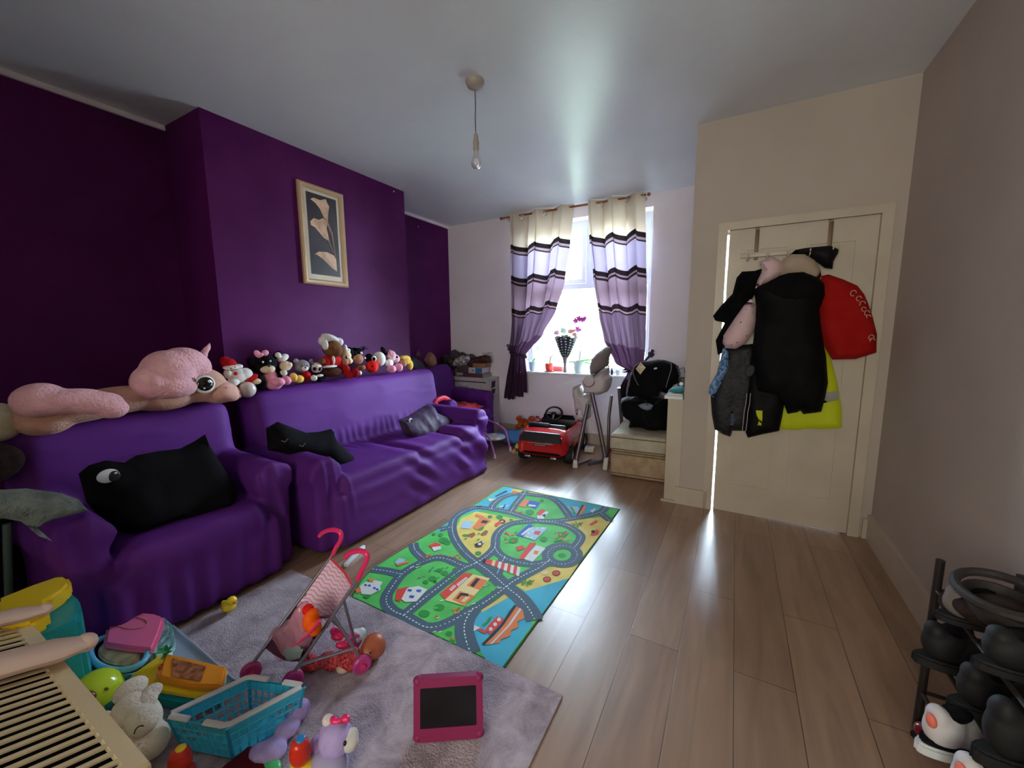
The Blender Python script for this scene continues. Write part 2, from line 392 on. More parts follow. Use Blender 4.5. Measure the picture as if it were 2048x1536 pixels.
# ================================================================ sofa and armchairs under purple stretch covers
COVER = mat('purple_stretch_cover', (90, 34, 120), rough=.66, bump=(300, .12, .002), var=(2.5, 5), sheen=.1, spec=.2)
FN = {}
def ridge(p, s=1): return (1-abs(noise.noise(p)))**3*s
def rbox(b, x0, x1, y0, y1, z0, z1, bev): b.box(((x0+x1)/2, (y0+y1)/2, (z0+z1)/2), (x1-x0, y1-y0, z1-z0), bev=min(bev, .49*min(x1-x0, y1-y0, z1-z0)), seg=4)
def seat_unit(root, y0, y1, xf, xb, arm, zs, zb, cush, armz, fold, bx=0):
    "one melted cover over base, seat cushions, arms and a leaning back"
    def ex(b):
        rbox(b, xb+.1, xf+.02, y0+arm*.6, y1-arm*.6, .015, zs-.1, .03)
        for (a, c, dz, dx) in cush: rbox(b, xb+.3, xf+dx, a, c, zs-.17, zs+dz, .055)
        for (a, c) in ((y0, y0+arm), (y1-arm, y1)):
            rbox(b, xb+.08, xf-.04, a+.015, c-.015, .015, armz-.05, .03)
            b.cyl((xb+.15, (a+c)/2, armz-.085), (xf-.045, (a+c)/2, armz-.09), arm/2+.012, arm/2+.004, seg=20)
        # the back, thick and leaning
        old = set(b.bm.verts)
        b.box((0, bx/2, 0), (.25, y1-y0-arm*.3+bx, zb-.1), bev=.09, seg=4)
        M = Matrix.Translation(((xb+.20), (y0+y1)/2, (zb+.1)/2+.0)) @ Euler((0, rad(-9), 0)).to_matrix().to_4x4()
        for v in b.bm.verts:
            if v not in old: v.co = M @ v.co
    o = blob('cover', [], COVER, root, True, vox=.0145, sm=7, extra=ex)
    FN[o] = fold
    return o
def sofa_fold(p, n):
    d = .004*noise.noise(p*3)
    # gathers fanning down from the arm ends
    for (yc, s) in ((1.42, 1), (3.08, -1)):
        if p.x > -2.2 and abs(p.y-yc) < .16 and n.x > .2 and yc < 2:
            d += .012*max(0, math.sin((p.y-yc)*95+p.z*6))*max(0, min(1, (p.z-.16)*4))
    # swags at the window end
    if p.y > 2.6 and p.x > -2.25 and p.z < .5:
        k = min(1, (p.y-2.6)*4)
        d += .019*k*math.sin(26*math.hypot((p.y-3.12)*.8, (p.z-.56))+2*noise.noise(p*4))
    # creases running off the gaps between the cushions
    for yc in (2.19, 2.72):
        q = (p.y-yc)
        if p.x > -2.5 and abs(q) < .3: d += .011*math.exp(-(q*7)**2)*math.sin(38*(p.z*1.1+q*.8)+3*p.x)*(1 if p.z > .15 else .3)
    if -2.75 < p.x < -2.45 and p.z < .6: d += .005*math.sin(p.y*90+4*noise.noise(p*5))*max(0, 1-abs(p.z-.5)*9)
    d += .004*ridge(V3((p.x*4, p.y*3, p.z*9)))
    return d
root = thing('sofa', 'three seat sofa in a stretched purple cover under the lily picture', 'sofa', (-2.45, 2.25, 0))
seat_unit(root, 1.345, 3.175, -2.0, -2.94, .19, .45, .94, [(1.50, 2.2, .0, .0), (2.17, 2.72, -.01, .0), (2.70, 3.02, .012, .0)], .575, sofa_fold, .055)
def arm_fold(p, n):
    d = .004*noise.noise(p*3)+.004*ridge(V3((p.x*4, p.y*3, p.z*9)))
    if p.x > -2.4 and p.y < .6: d += .012*max(0, math.sin((p.y)*80+p.x*14))*max(0, min(1, (p.z-.3)*4))
    if p.x > -2.2 and n.x > .3: d += .007*math.sin(p.y*62+2.5*noise.noise(V3((p.y*4, 0, p.z*1.5))))*max(0, min(1, (.36-p.z)*6))
    if p.x > -2.25 and p.y > 1.0 and n.x > .1: d += .01*max(0, math.sin(p.y*80+p.z*10))*min(1, p.z*3)
    return d
root = thing('armchair', 'armchair in a purple stretch cover nearest the toys, pink unicorn along its back', 'armchair', (-2.5, .8, 0))
seat_unit(root, .36, 1.30, -2.13, -2.94, .19, .43, .915, [(.56, 1.13, .0, .03)], .60, arm_fold)
def far_fold(p, n): return .004*noise.noise(p*3)+.008*math.sin(p.y*70)*max(0, 1-abs(p.z-.55)*6)*(1 if p.x < -2.8 else 0)+.006*ridge(V3((p.x*5, p.y*4, p.z*9)))
root = thing('armchair', 'armchair in a purple cover in the far corner, red clothes on its seat', 'armchair', (-2.95, 3.72, 0))
seat_unit(root, 3.22, 4.12, -2.50, -3.40, .17, .41, .90, [(3.36, 3.96, .0, .02)], .60, far_fold)

# ---- cushions with cat ears and printed eyes
BLK = cloth('black_velvet', (10, 7, 12), rough=.9, b=.25)
DKP = cloth('dark_plum_satin', (52, 32, 60), rough=.6, b=.7)
EYEW = mat('printed_eye_white', (200, 205, 215), .7); PUP = mat('printed_pupil', (12, 12, 14), .4)
def plane_fn(o, u, v, w):
    o, u, v, w = V3(o), V3(u).normalized(), V3(v).normalized(), V3(w).normalized()
    return lambda a, b, c: o+u*a+v*b+w*c
def pix_out(pts, ax, val):
    "photo outline -> coordinates on a wall-parallel plane"
    P = [at(x, y, ax, val) for x, y in pts]
    return [(p.y, p.z) for p in P] if ax == 0 else [(p.x, p.z) for p in P]
# black cushion lying against the near arm of the sofa
c = thing('cat_cushion', 'black velvet cushion with pointed ears propped at the near end of the sofa', 'cushion', (-2.35, 1.6, .47), group=None)
fn = lambda a, b, w: V3((-2.40+w+(.75-b)*.35, a, b))
P = pix_out([(540, 858), (565, 845), (590, 856), (615, 866), (640, 864), (664, 858), (668, 878), (690, 905), (706, 921), (690, 930), (655, 946), (646, 938), (628, 920), (600, 915), (560, 905), (535, 900)], 0, -2.36)
b = MB().puff(P, fn, .085, sp=.03, edge=.12, wr=(.014, 9), back=.5)
obj('cushion_body', b, BLK, c, True)
for (u, v) in ((605, 893), (570, 884)):
    b = MB(); q = at(u, v, 0, -2.265); b.tube([q+V3((0, -.02, .012)), q, q+V3((0, .02, .016))], .0035, seg=6)
    obj('printed_lash', b, mat('lash_print', (90, 75, 70), .8), c, True)
# plum cushion at the window end
c = thing('cat_cushion', 'creased dark plum cushion with a white printed eye at the window end of the sofa', 'cushion', (-2.42, 2.75, .47))
fn = lambda a, b, w: V3((-2.42+w+(.62-b)*.5, a, b))
P = pix_out([(801, 840), (820, 833), (840, 822), (866, 808), (872, 812), (874, 825), (900, 838), (908, 850), (880, 864), (850, 874), (815, 877), (801, 866)], 0, -2.38)
b = MB().puff(P, fn, .07, sp=.022, edge=.1, wr=(.03, 11), back=.5, seed=3); obj('cushion_body', b, DKP, c, True)
b = MB(); q = at(821, 841, 0, -2.345); b.ell(q, (.006, .022, .02)); b.ell(q+V3((.005, .008, -.002)), (.005, .013, .014), mi=1); obj('printed_eye', b, [EYEW, PUP], c, True)
# big dark cushion in the near armchair
c = thing('cat_cushion', 'large black cushion with one big printed eye filling the near armchair', 'cushion', (-2.45, .8, .44))
fn = lambda a, b, w: V3((-2.46+w+(.8-b)*.45, a, b))
P = pix_out([(158, 948), (180, 932), (215, 922), (250, 926), (275, 912), (320, 903), (362, 898), (392, 884), (416, 870), (420, 890), (436, 930), (455, 975), (430, 1010), (330, 1030), (250, 1055), (205, 1050), (165, 1000)], 0, -2.42)
b = MB().puff(P, fn, .10, sp=.035, edge=.14, wr=(.02, 7), back=.5, seed=5); obj('cushion_body', b, BLK, c, True)
b = MB(); q = at(216, 952, 0, -2.31); b.ell(q, (.008, .036, .03)); b.ell(q+V3((.006, .018, -.006)), (.006, .02, .024), mi=1); b.ell(q+V3((.012, .022, .008)), (.003, .005, .005)); obj('printed_eye', b, [EYEW, PUP], c, True)

# ================================================================ rug
RUG = bpy.data.materials.new('mauve_pile_rug'); RUG.use_nodes = True; nt = RUG.node_tree; N = nt.nodes; L = nt.links; bb = N['Principled BSDF']
bb.inputs['Roughness'].default_value = .95; bb.inputs['Sheen Weight'].default_value = .3; bb.inputs['Specular IOR Level'].default_value = .1
tc = N.new('ShaderNodeTexCoord'); n1 = N.new('ShaderNodeTexNoise'); n1.inputs['Scale'].default_value = 9; n1.inputs['Detail'].default_value = 8; n1.inputs['Roughness'].default_value = .65; n1.inputs['Distortion'].default_value = .8
L.new(tc.outputs['Object'], n1.inputs['Vector']); r = N.new('ShaderNodeValToRGB'); e = r.color_ramp.elements; e[0].position = .32; e[0].color = rgb((142, 126, 136)); e[1].position = .66; e[1].color = rgb((200, 186, 196))
L.new(n1.outputs['Fac'], r.inputs[0]); L.new(r.outputs[0], bb.inputs['Base Color'])
n2 = N.new('ShaderNodeTexNoise'); n2.inputs['Scale'].default_value = 160; n2.inputs['Detail'].default_value = 3; L.new(tc.outputs['Object'], n2.inputs['Vector'])
ad = N.new('ShaderNodeMath'); ad.operation = 'ADD'; L.new(n1.outputs['Fac'], ad.inputs[0]); L.new(n2.outputs['Fac'], ad.inputs[1])
bp = N.new('ShaderNodeBump'); bp.inputs['Strength'].default_value = .7; bp.inputs['Distance'].default_value = .012; L.new(ad.outputs[0], bp.inputs['Height']); L.new(bp.outputs[0], bb.inputs['Normal'])
def rugz(u, v):
    x = -2.09+u*(2.09-.472); y = -.35+v*(1.205+.35)
    return V3((x, y, .009+.0025*noise.noise(V3((x*9, y*9, 0)))))
b = MB().grid(rugz, 70, 66)
b.box((-1.281, .4275, .004), (1.618, 1.555, .008))
r_ = obj('rug', b, RUG, None); tag(r_, 'mauve grey short pile rug under the scattered toys', 'rug')
r_['label'] = 'mauve grey short pile rug under the scattered toys'

# ================================================================ picture of lilies
XP = -2.925
def onx(pts, xv, o=(0, 0), s=1): return [at(x/s+o[0], y/s+o[1], 0, xv) for x, y in pts]
p = thing('framed_picture', 'tall framed picture of three cream lilies above the sofa', 'picture', (XC, 2.18, 2.08))
y0, y1, z0, z1 = 1.985, 2.387, 1.695, 2.455
FRM = mat('pale_gold_frame', (196, 164, 128), .4, .15, bump=(30, .1, .002))
b = MB()
prof = [(0, 0), (0, .02), (.012, .03), (.03, .026), (.042, .014), (.042, 0)]
cs = [(y0, z0, 1, 1), (y1, z0, -1, 1), (y1, z1, -1, -1), (y0, z1, 1, -1)]
rings = [[b.bm.verts.new(V3((XC+w+.001, cy+sy*d, cz+sz*d))) for d, w in prof] for cy, cz, sy, sz in cs]
for i in range(4):
    A, B_ = rings[i], rings[(i+1) % 4]
    for k in range(len(prof)-1): b.bm.faces.new((A[k], A[k+1], B_[k+1], B_[k]))
bmesh.ops.recalc_face_normals(b.bm, faces=b.bm.faces[:])
obj('frame', b, FRM, p, True, sharp=20)
b = MB(); wbox(b, XC+.002, XC+.012, y0+.035, y1-.035, z0+.035, z1-.035); obj('mount', b, mat('cream_mount', (214, 200, 180), .8), p, True, smooth=False)
LILY = mat('lily_print_petal', (212, 170, 140), .6, var=(14, 22)); LILD = mat('lily_print_stem', (150, 112, 100), .6); PRN = mat('dark_print', (52, 42, 46), .5, var=(5, 10))
b = MB(); YY0, YY1, ZZ0, ZZ1 = 2.052, 2.318, 1.775, 2.392
wbox(b, XC+.0125, XC+.0135, YY0, YY1, ZZ0, ZZ1)
S = 910/160; O = (560, 330)
b.poly(onx([(345, 385), (380, 370), (455, 400), (520, 388), (540, 440), (560, 470), (548, 560), (545, 640), (500, 600), (455, 500), (400, 430)], XC+.0145, O, S), 1)
b.poly(onx([(345, 640), (385, 602), (440, 625), (490, 605), (545, 640), (530, 720), (560, 850), (570, 875), (500, 830), (400, 710), (350, 680)], XC+.0150, O, S), 1)
b.poly(onx([(395, 1015), (440, 985), (530, 990), (615, 1030), (640, 1080), (650, 1215), (590, 1170), (500, 1080), (430, 1025)], XC+.0145, O, S), 1)
b.poly(onx([(545, 640), (600, 780), (640, 1080), (625, 1030), (585, 790), (538, 680)], XC+.0155, O, S), 2)
b.poly(onx([(560, 850), (612, 1000), (604, 1003), (548, 860)], XC+.0155, O, S), 2)
obj('print', b, [PRN, LILY, LILD], p, True, smooth=False)
# little hooks left in the purple paint
for (px, py, ax, v) in ((836, 453, 0, XR), (787, 383, 0, XC), (705, 340, 0, XC)):
    q = at(px, py, ax, v); b = MB(); b.ell(q+V3((.004, 0, 0)), (.006, .006, .008)); b.cyl(q, q+V3((.016, 0, -.004)), .002)
    k = {836: 'recess by the window corner', 787: 'chimney breast near its window side edge', 705: 'chimney breast above the picture'}[px]
    tag(obj('picture_hook', b, mat('white_plastic_hook', (200, 190, 195), .5)), 'tiny pale hook left high on the purple '+k, 'hook', 'hooks left in the purple walls')

# ================================================================ pendant
q = V3((-1.34, 2.01, 0))
p = thing('pendant_light', 'bare bulb hanging on a grey flex from a white ceiling rose', 'light', (q.x, q.y, ZC))
wp = mat('white_bakelite', (158, 148, 140), .5)
b = MB().lathe([(.052, 0), (.052, -.012), (.042, -.03), (.02, -.042), (.006, -.046)], (q.x, q.y, ZC-.0005)); obj('ceiling_rose', b, wp, p, True)
b = MB().tube([(q.x, q.y, ZC-.04), (q.x+.002, q.y, 2.58), (q.x-.001, q.y, 2.5), (q.x, q.y, 2.41)], .0032); obj('flex', b, mat('grey_flex', (90, 90, 96), .6), p, True)
b = MB().lathe([(.004, 2.42), (.010, 2.415), (.015, 2.385), (.0165, 2.36), (.0165, 2.335), (.0165, 2.33)], (q.x, q.y, 0)).lathe([(.0172, 2.372), (.0175, 2.368), (.0172, 2.364)], (q.x, q.y, 0)); obj('lamp_holder', b, wp, p, True)
b = MB().lathe([(.0135, 2.332), (.0135, 2.315), (.017, 2.30), (.026, 2.28), (.029, 2.262), (.026, 2.244), (.015, 2.232), (.001, 2.229)], (q.x, q.y, 0)); obj('bulb', b, mat('frosted_bulb', (235, 235, 240), .08, trans=.75, coat=.5), p, True)
# ================================================================ printed road mat
def cr(pts, k=6):
    "smooth curve through points"
    P = [V3(p).to_3d() if len(p) == 3 else V3((p[0], p[1], 0)) for p in pts]; out = []
    for i in range(len(P)-1):
        a = P[i-1] if i else P[0]*2-P[1]; b_, c = P[i], P[i+1]; d = P[i+2] if i+2 < len(P) else c*2-b_
        for j in range(k):
            t = j/k; out.append(.5*((2*b_)+(c-a)*t+(2*a-5*b_+4*c-d)*t*t+(3*b_-a-3*c+d)*t**3))
    out.append(P[-1]); return out
def mp(x, y, z=.0055): return at(690+x/3.657, 960+y/3.657, 2, z)
MM = [mat('mat_green', (86, 200, 92), .75, var=(7, 10)), mat('mat_road', (72, 96, 116), .75), mat('mat_dash', (225, 240, 235), .7), mat('mat_sea', (62, 182, 212), .75, var=(5, 8)), mat('mat_sand', (232, 206, 98), .75, var=(9, 8)),
      mat('mat_edge', (20, 96, 34), .8), mat('mat_red', (226, 62, 50), .75), mat('mat_white', (225, 228, 224), .75), mat('mat_orange', (232, 128, 66), .75), mat('mat_darkgreen', (34, 150, 52), .75), mat('mat_black', (26, 26, 30), .75), mat('mat_cream', (236, 214, 150), .75), mat('mat_blue', (44, 90, 190), .75), mat('mat_pale', (168, 205, 225), .75), mat('mat_brown', (150, 92, 50), .75)]
G, ROAD, DASH, SEA, SAND, EDG, RED, WH, ORG, DG, BK, CRM, BLU, PAL, BRN = range(15)
b = MB()
cs = [V3((-1.616, 1.207, 0)), V3((-.723, 1.200, 0)), V3((-.67, 2.826, 0)), V3((-1.642, 2.829, 0))]
_o = [(18, 880), (110, 745), (200, 648), (350, 553), (500, 462), (650, 374), (760, 304), (960, 175), (1160, 44), (1310, 72), (1600, 132), (2012, 214), (1735, 592), (1400, 1051), (1147, 1402), (700, 1192), (350, 1030)]
def mp0(x, y): q = at(690+x/3.657, 960+y/3.657, 2, .003); return V3((q.x, max(q.y, 1.207), 0))
_o = [mp0(*p) for p in _o]; ce = sum(_o, V3())/len(_o)
b.prism([c+V3((0, 0, .0005)) for c in _o][::-1], (0, 0, .0045), mi=EDG)
b.poly([ce+(c-ce)*.988+V3((0, 0, .0053)) for c in _o], G)
LZ = [.0056]
def fill(pts, mi, dz=None, k=None):
    LZ[0] += .00002
    z = LZ[0] if dz is None else dz
    b.poly([mp(x, y, z) for x, y in pts], mi)
def sfill(pts, mi):
    P = cr(list(pts)+[pts[0]], 3)[:-1]; fill([(p.x, p.y) for p in P], mi)
sfill([(1165, 52), (1235, 64), (1185, 110), (1090, 170), (1040, 215), (900, 240), (800, 300), (760, 360), (665, 382), (760, 310), (960, 185)], SEA)
fill([(1110, 215), (1130, 170), (1200, 125), (1285, 112), (1210, 232)], SEA)
fill([(1232, 65), (1495, 112), (1485, 135), (1300, 105), (1190, 120)], SAND)
fill([(1505, 118), (1890, 196), (1860, 250), (1760, 275), (1650, 290), (1600, 210)], SEA)
fill([(960, 230), (1300, 295), (1150, 350), (1090, 440), (1080, 510), (970, 590), (880, 500), (820, 420), (815, 350), (850, 280)], SAND)
fill([(1600, 305), (1890, 268), (1938, 308), (1735, 568), (1690, 500), (1740, 430), (1700, 370)], SAND)
fill([(1480, 640), (1718, 600), (1640, 718), (1320, 812), (1250, 770)], SAND)
fill([(1636, 719), (1425, 1000), (1340, 890), (1250, 800), (1320, 812)], SEA)
fill([(1230, 830), (1310, 930), (1368, 1058), (1142, 1380), (1040, 1330), (960, 1200), (930, 1100), (950, 1010), (1010, 950)], SEA)
fill([(1190, 812), (1232, 838), (1005, 965), (985, 950)], SAND)
def road(pts, w=.062, z0=.0066, dash=True):
    P = [mp(p.x, p.y, 0) for p in cr(pts)]
    L_, R_ = [], []
    for i, p in enumerate(P):
        t = (P[min(i+1, len(P)-1)]-P[max(i-1, 0)]).normalized(); n = V3((-t.y, t.x, 0))
        L_.append(p+n*w/2+V3((0, 0, z0))); R_.append(p-n*w/2+V3((0, 0, z0)))
    for i in range(len(P)-1): b.face([L_[i], R_[i], R_[i+1], L_[i+1]], ROAD)
    s = 0; acc = 0; step = .021; on = .012; z1 = .0074
    for i in range(len(P)-1):
        a, c = P[i], P[i+1]; d = (c-a).length
        if d < 1e-5: continue
        t = (c-a)/d; n = V3((-t.y, t.x, 0))*.0028
        k = math.ceil((s)/step)*step
        while k < s+d:
            q0 = a+t*(k-s); q1 = a+t*min(k-s+on, d+.004)
            b.face([q0+n+V3((0, 0, z1)), q0-n+V3((0, 0, z1)), q1-n+V3((0, 0, z1)), q1+n+V3((0, 0, z1))], DASH); k += step
        s += d
ROADS = [
 [(200, 660), (300, 672), (405, 695)],
 [(965, 610), (900, 640), (840, 625), (760, 590), (680, 575), (610, 590), (540, 620), (460, 665), (400, 715), (345, 790), (305, 860), (310, 920), (360, 970), (430, 1000), (500, 1040), (590, 1085), (680, 1080), (780, 1040), (880, 985), (980, 930), (1100, 850), (1180, 788)],
 [(500, 470), (515, 520), (575, 580)],
 [(430, 1000), (560, 890), (720, 765), (850, 665), (965, 610), (1040, 560), (1095, 500), (1105, 420), (1150, 360), (1240, 320), (1400, 305)],
 [(965, 610), (880, 540), (815, 455), (785, 370), (800, 290), (870, 235), (960, 208), (1050, 215), (1140, 230), (1230, 250), (1340, 285), (1420, 305), (1540, 305), (1650, 290), (1760, 270), (1870, 240), (1908, 205)],
 [(1070, 215), (1090, 180), (1140, 140), (1220, 112), (1310, 108), (1420, 120), (1500, 135), (1560, 170), (1610, 230), (1650, 290)],
 [(1322, 88), (1290, 130), (1250, 180), (1210, 240)],
 [(1420, 308), (1540, 318), (1640, 348), (1715, 400), (1722, 440), (1680, 500)],
 [(1095, 500), (1130, 550), (1200, 590), (1300, 615), (1400, 622), (1490, 600)],
 [(1500, 590), (1420, 650), (1320, 700), (1230, 750), (1180, 790)],
 [(965, 610), (1060, 680), (1180, 790), (1280, 870), (1350, 960), (1390, 1035)],
 [(1170, 565), (1135, 640), (1110, 700)],
 [(940, 945), (890, 1020), (872, 1090), (885, 1180), (920, 1280)],
 [(1870, 250), (1915, 285), (1940, 305)], [(690, 370), (780, 350)]]
for i, R in enumerate(ROADS): road(R, .085 if i in (10, 12) else .06, .0066+i*.00004)
# roundabout
ring = [(1590+108*math.cos(a*PI/12), 555+68*math.sin(a*PI/12)) for a in range(25)]; road(ring, .07, .0073)
def dot(x, y, rx, ry, mi, z=.0078, n=14): b.poly([mp(x+rx*math.cos(2*PI*k/n), y+ry*math.sin(2*PI*k/n), z) for k in range(n)], mi)
dot(1586, 553, 66, 38, G); dot(1586, 553, 30, 18, DG, .0080)
def F(pts, mi, z=.0079): b.poly([mp(x, y, z) for x, y in pts], mi)
# boat
F([(1245, 918), (1300, 950), (1312, 1010), (1262, 1035), (1270, 1075), (1215, 1100), (1210, 1140), (1140, 1165), (1130, 1190), (1020, 1205), (1130, 1100), (1210, 990)], ORG)
F([(1240, 912), (1255, 922), (1170, 1045), (1020, 1207), (1000, 1198), (1140, 1060), (1200, 960)], BK, .0081)
F([(1280, 935), (1290, 945), (1210, 1060), (1075, 1200), (1060, 1200), (1190, 1065)], WH, .0081)
F([(1110, 998), (1160, 1010), (1150, 1045), (1060, 1130), (1028, 1095), (1050, 1060)], RED); F([(940, 1060), (1040, 1108), (1030, 1125), (990, 1110)], RED, .0080)
for (x, y) in ((1126, 1020), (1098, 1055), (1066, 1090)): dot(x, y, 14, 14, WH, .0082)
F([(1075, 995), (1060, 1030), (1010, 1070), (1000, 1060), (1035, 1035), (1045, 1010)], DG)
F([(945, 1060), (990, 1080), (940, 1105)], WH, .0082)
# fire station
F([(740, 865), (935, 690), (1062, 718), (1000, 790), (872, 918), (728, 878)], CRM); F([(696, 830), (870, 680), (935, 684), (735, 872)], RED, .0081)
F([(955, 708), (1042, 735), (985, 805), (888, 772)], ORG, .0081); F([(962, 716), (988, 724), (940, 785), (915, 772)], BK, .0083); F([(840, 812), (955, 850), (868, 915), (785, 875)], ORG, .0081); F([(845, 825), (905, 832), (900, 850), (850, 845), (825, 872), (812, 868)], BK, .0083); F([(885, 850), (915, 858), (870, 895), (848, 885)], CRM, .0085)
F([(762, 800), (800, 765), (815, 775), (778, 812)], WH, .0083); F([(815, 762), (885, 710), (900, 720), (828, 778)], WH, .0083)
for k in range(3): F([(772+k*11, 797-k*10), (779+k*11, 791-k*10), (784+k*11, 795-k*10), (777+k*11, 801-k*10)], RED, .0085)
for k in range(5): F([(827+k*13, 760-k*9), (834+k*13, 755-k*9), (839+k*13, 760-k*9), (832+k*13, 765-k*9)], RED, .0085)
# red roofed house, school, hospital, castle, barn, cottage
F([(368, 872), (380, 800), (468, 778), (450, 800), (402, 890)], RED, .0080); F([(400, 860), (450, 790), (540, 775), (602, 800), (522, 888), (440, 892)], WH)
for q in (((460, 797), (492, 800), (482, 818), (455, 812))), (((525, 800), (562, 803), (550, 822), (520, 816))), (((475, 842), (510, 846), (498, 866), (466, 860))): F(q, BLU, .0082)
F([(1252, 400), (1345, 322), (1375, 330), (1300, 418)], BLU, .0080); F([(1345, 345), (1490, 345), (1388, 442), (1300, 412)], PAL); F([(1345, 350), (1370, 350), (1300, 405), (1285, 398)], WH, .0082); F([(1390, 372), (1432, 376), (1418, 402), (1380, 396)], RED, .0082)
for (x, y) in ((1405, 352), (1445, 352), (1345, 390), (1370, 372), (1335, 415), (1365, 418)): dot(x, y, 9, 6, WH, .0083)
F([(1268, 578), (1352, 460), (1398, 460), (1310, 578)], RED, .0080); F([(1398, 475), (1468, 500), (1372, 598), (1304, 575)], WH); F([(1250, 490), (1300, 478), (1318, 500), (1262, 520)], RED); F([(1385, 515), (1420, 520), (1405, 545), (1378, 540)], ORG, .0082)
F([(110, 775), (150, 745), (210, 750), (255, 765), (262, 800), (190, 838), (120, 835)], WH); F([(75, 800), (110, 780), (120, 815), (90, 830)], ORG); F([(165, 720), (215, 725), (205, 745), (180, 742)], ORG, .0081); F([(195, 728), (275, 745), (262, 770), (205, 758)], WH, .0080)
for (x, y) in ((150, 768), (178, 772), (215, 790), (235, 800)): dot(x, y, 11, 8, BLU, .0083)
F([(862, 300), (945, 300), (910, 358), (845, 350)], PAL, .0080); F([(935, 345), (1000, 258), (1072, 300), (1025, 330), (965, 365)], ORG); F([(960, 245), (1010, 262), (985, 272), (950, 262)], ORG, .0081); F([(1010, 292), (1050, 300), (1030, 318), (990, 312)], BK, .0082)
F([(1398, 245), (1440, 212), (1470, 225), (1425, 262)], RED, .0080); F([(1405, 262), (1450, 228), (1492, 232), (1455, 282), (1410, 285)], WH); F([(1438, 255), (1470, 248), (1462, 275)], BK, .0082)
F([(1265, 190), (1310, 142), (1360, 150), (1320, 200)], ORG); F([(1325, 185), (1350, 150), (1430, 165), (1395, 210)], BLU, .0080); F([(1345, 178), (1400, 185), (1390, 195), (1340, 190)], WH, .0082)
F([(612, 480), (660, 455), (700, 470), (695, 500), (640, 505)], RED); F([(635, 492), (700, 482), (702, 505), (650, 520)], WH, .0081); F([(365, 600), (400, 570), (440, 580), (430, 610), (380, 622)], PAL); F([(375, 615), (460, 590), (470, 600), (385, 628)], ORG, .0081)
# lighthouse in bands
LT = cr([(1010, 590), (1100, 610), (1190, 640), (1280, 672)], 4)
for i in range(len(LT)-1):
    a, c = LT[i], LT[i+1]; w0 = 14+i*1.6; w1 = 15.6+i*1.6
    F([(a.x+3, a.y-w0), (c.x+3, c.y-w1), (c.x-8, c.y+w1), (a.x-8, a.y+w0)], (BK, RED, RED, CRM, RED, WH)[i % 6] if i < 4 else (RED, WH)[i % 2], .0081)
# sailing ship, planes, tractor, animals, umbrellas
F([(1700, 250), (1745, 182), (1765, 192), (1745, 235), (1705, 262)], ORG); F([(1690, 258), (1735, 178), (1748, 184), (1706, 258)], BK, .0081); F([(1620, 190), (1700, 195), (1725, 215), (1690, 250), (1650, 225)], PAL); F([(1640, 195), (1660, 193), (1690, 245), (1680, 248)], DG, .0081); F([(1790, 225), (1830, 205), (1835, 210), (1812, 240)], WH)
F([(1095, 118), (1180, 76), (1188, 84), (1105, 122)], BK); F([(1045, 135), (1110, 138), (1060, 158)], CRM); F([(955, 190), (1000, 188), (1002, 194), (960, 196)], BK); F([(1125, 190), (1195, 185), (1196, 190), (1128, 198)], WH); F([(1150, 205), (1170, 178), (1176, 180), (1160, 212)], BK, .0081)
dot(1150, 303, 24, 16, BK); dot(1150, 303, 11, 7, SAND, .0081); dot(1105, 332, 12, 10, RED); F([(1095, 320), (1140, 295), (1150, 310), (1110, 335)], RED, .0080)
F([(890, 400), (945, 382), (955, 400), (925, 425), (915, 410), (900, 418)], BRN); F([(990, 395), (1030, 365), (1048, 375), (1035, 398), (1005, 408)], BRN); F([(945, 470), (1000, 445), (1020, 455), (995, 490), (955, 492)], BK); dot(985, 468, 13, 9, WH, .0081); dot(1010, 455, 8, 6, WH, .0081)
for (x, y) in ((1478, 725), (1545, 680)): dot(x, y, 30, 20, BK); dot(x, y, 24, 16, RED, .0081)
dot(1462, 675, 25, 18, CRM); F([(1790, 400), (1840, 360), (1860, 375), (1850, 400), (1810, 408)], RED); dot(1815, 378, 15, 12, BK, .0081); F([(1785, 325), (1840, 292), (1850, 305), (1800, 332)], RED); dot(1240, 88, 22, 10, ORG)
def palm(x, y, s=1):
    F([(x, y), (x+s*60, y-s*20), (x+s*58, y-s*12), (x, y+8)], BRN, .0081)
    for k in range(6):
        a = k*PI/3+.3; F([(x, y), (x+s*42*math.cos(a-.22), y+s*24*math.sin(a-.22)), (x+s*52*math.cos(a), y+s*30*math.sin(a)), (x+s*36*math.cos(a+.3), y+s*20*math.sin(a+.3))], DG, .0082)
palm(1325, 750, 1); palm(1695, 325, .8)
for (x, y, s) in ((690, 930, 40), (580, 975, 42), (720, 440, 36), (745, 455, 30), (1452, 432, 30), (1230, 440, 36), (1590, 400, 34), (1350, 235, 34), (975, 535, 24), (985, 352, 28), (880, 405, 16), (1130, 272, 26), (1060, 268, 18), (650, 395, 16), (700, 400, 20), (760, 1120, 26), (690, 1160, 20), (1440, 150, 16), (1240, 180, 12), (780, 1180, 24), (1215, 292, 14), (730, 680, 26), (690, 660, 22), (640, 720, 30), (590, 745, 22), (160, 850, 26)): dot(x, y, s, s*.6, DG, .0077, 9)
rr = random.Random(4)
for (x0, x1, y0, y1, n) in ((1160, 1250, 380, 460, 9), (1500, 1640, 380, 450, 9), (740, 850, 540, 590, 6), (560, 700, 540, 580, 5), (790, 840, 930, 990, 6), (660, 700, 990, 1010, 2), (770, 800, 1130, 1160, 2), (1250, 1290, 215, 240, 3)):
    for k in range(n): dot(rr.uniform(x0, x1), rr.uniform(y0, y1), 10, 7, ORG if k % 3 else RED, .0083, 6)
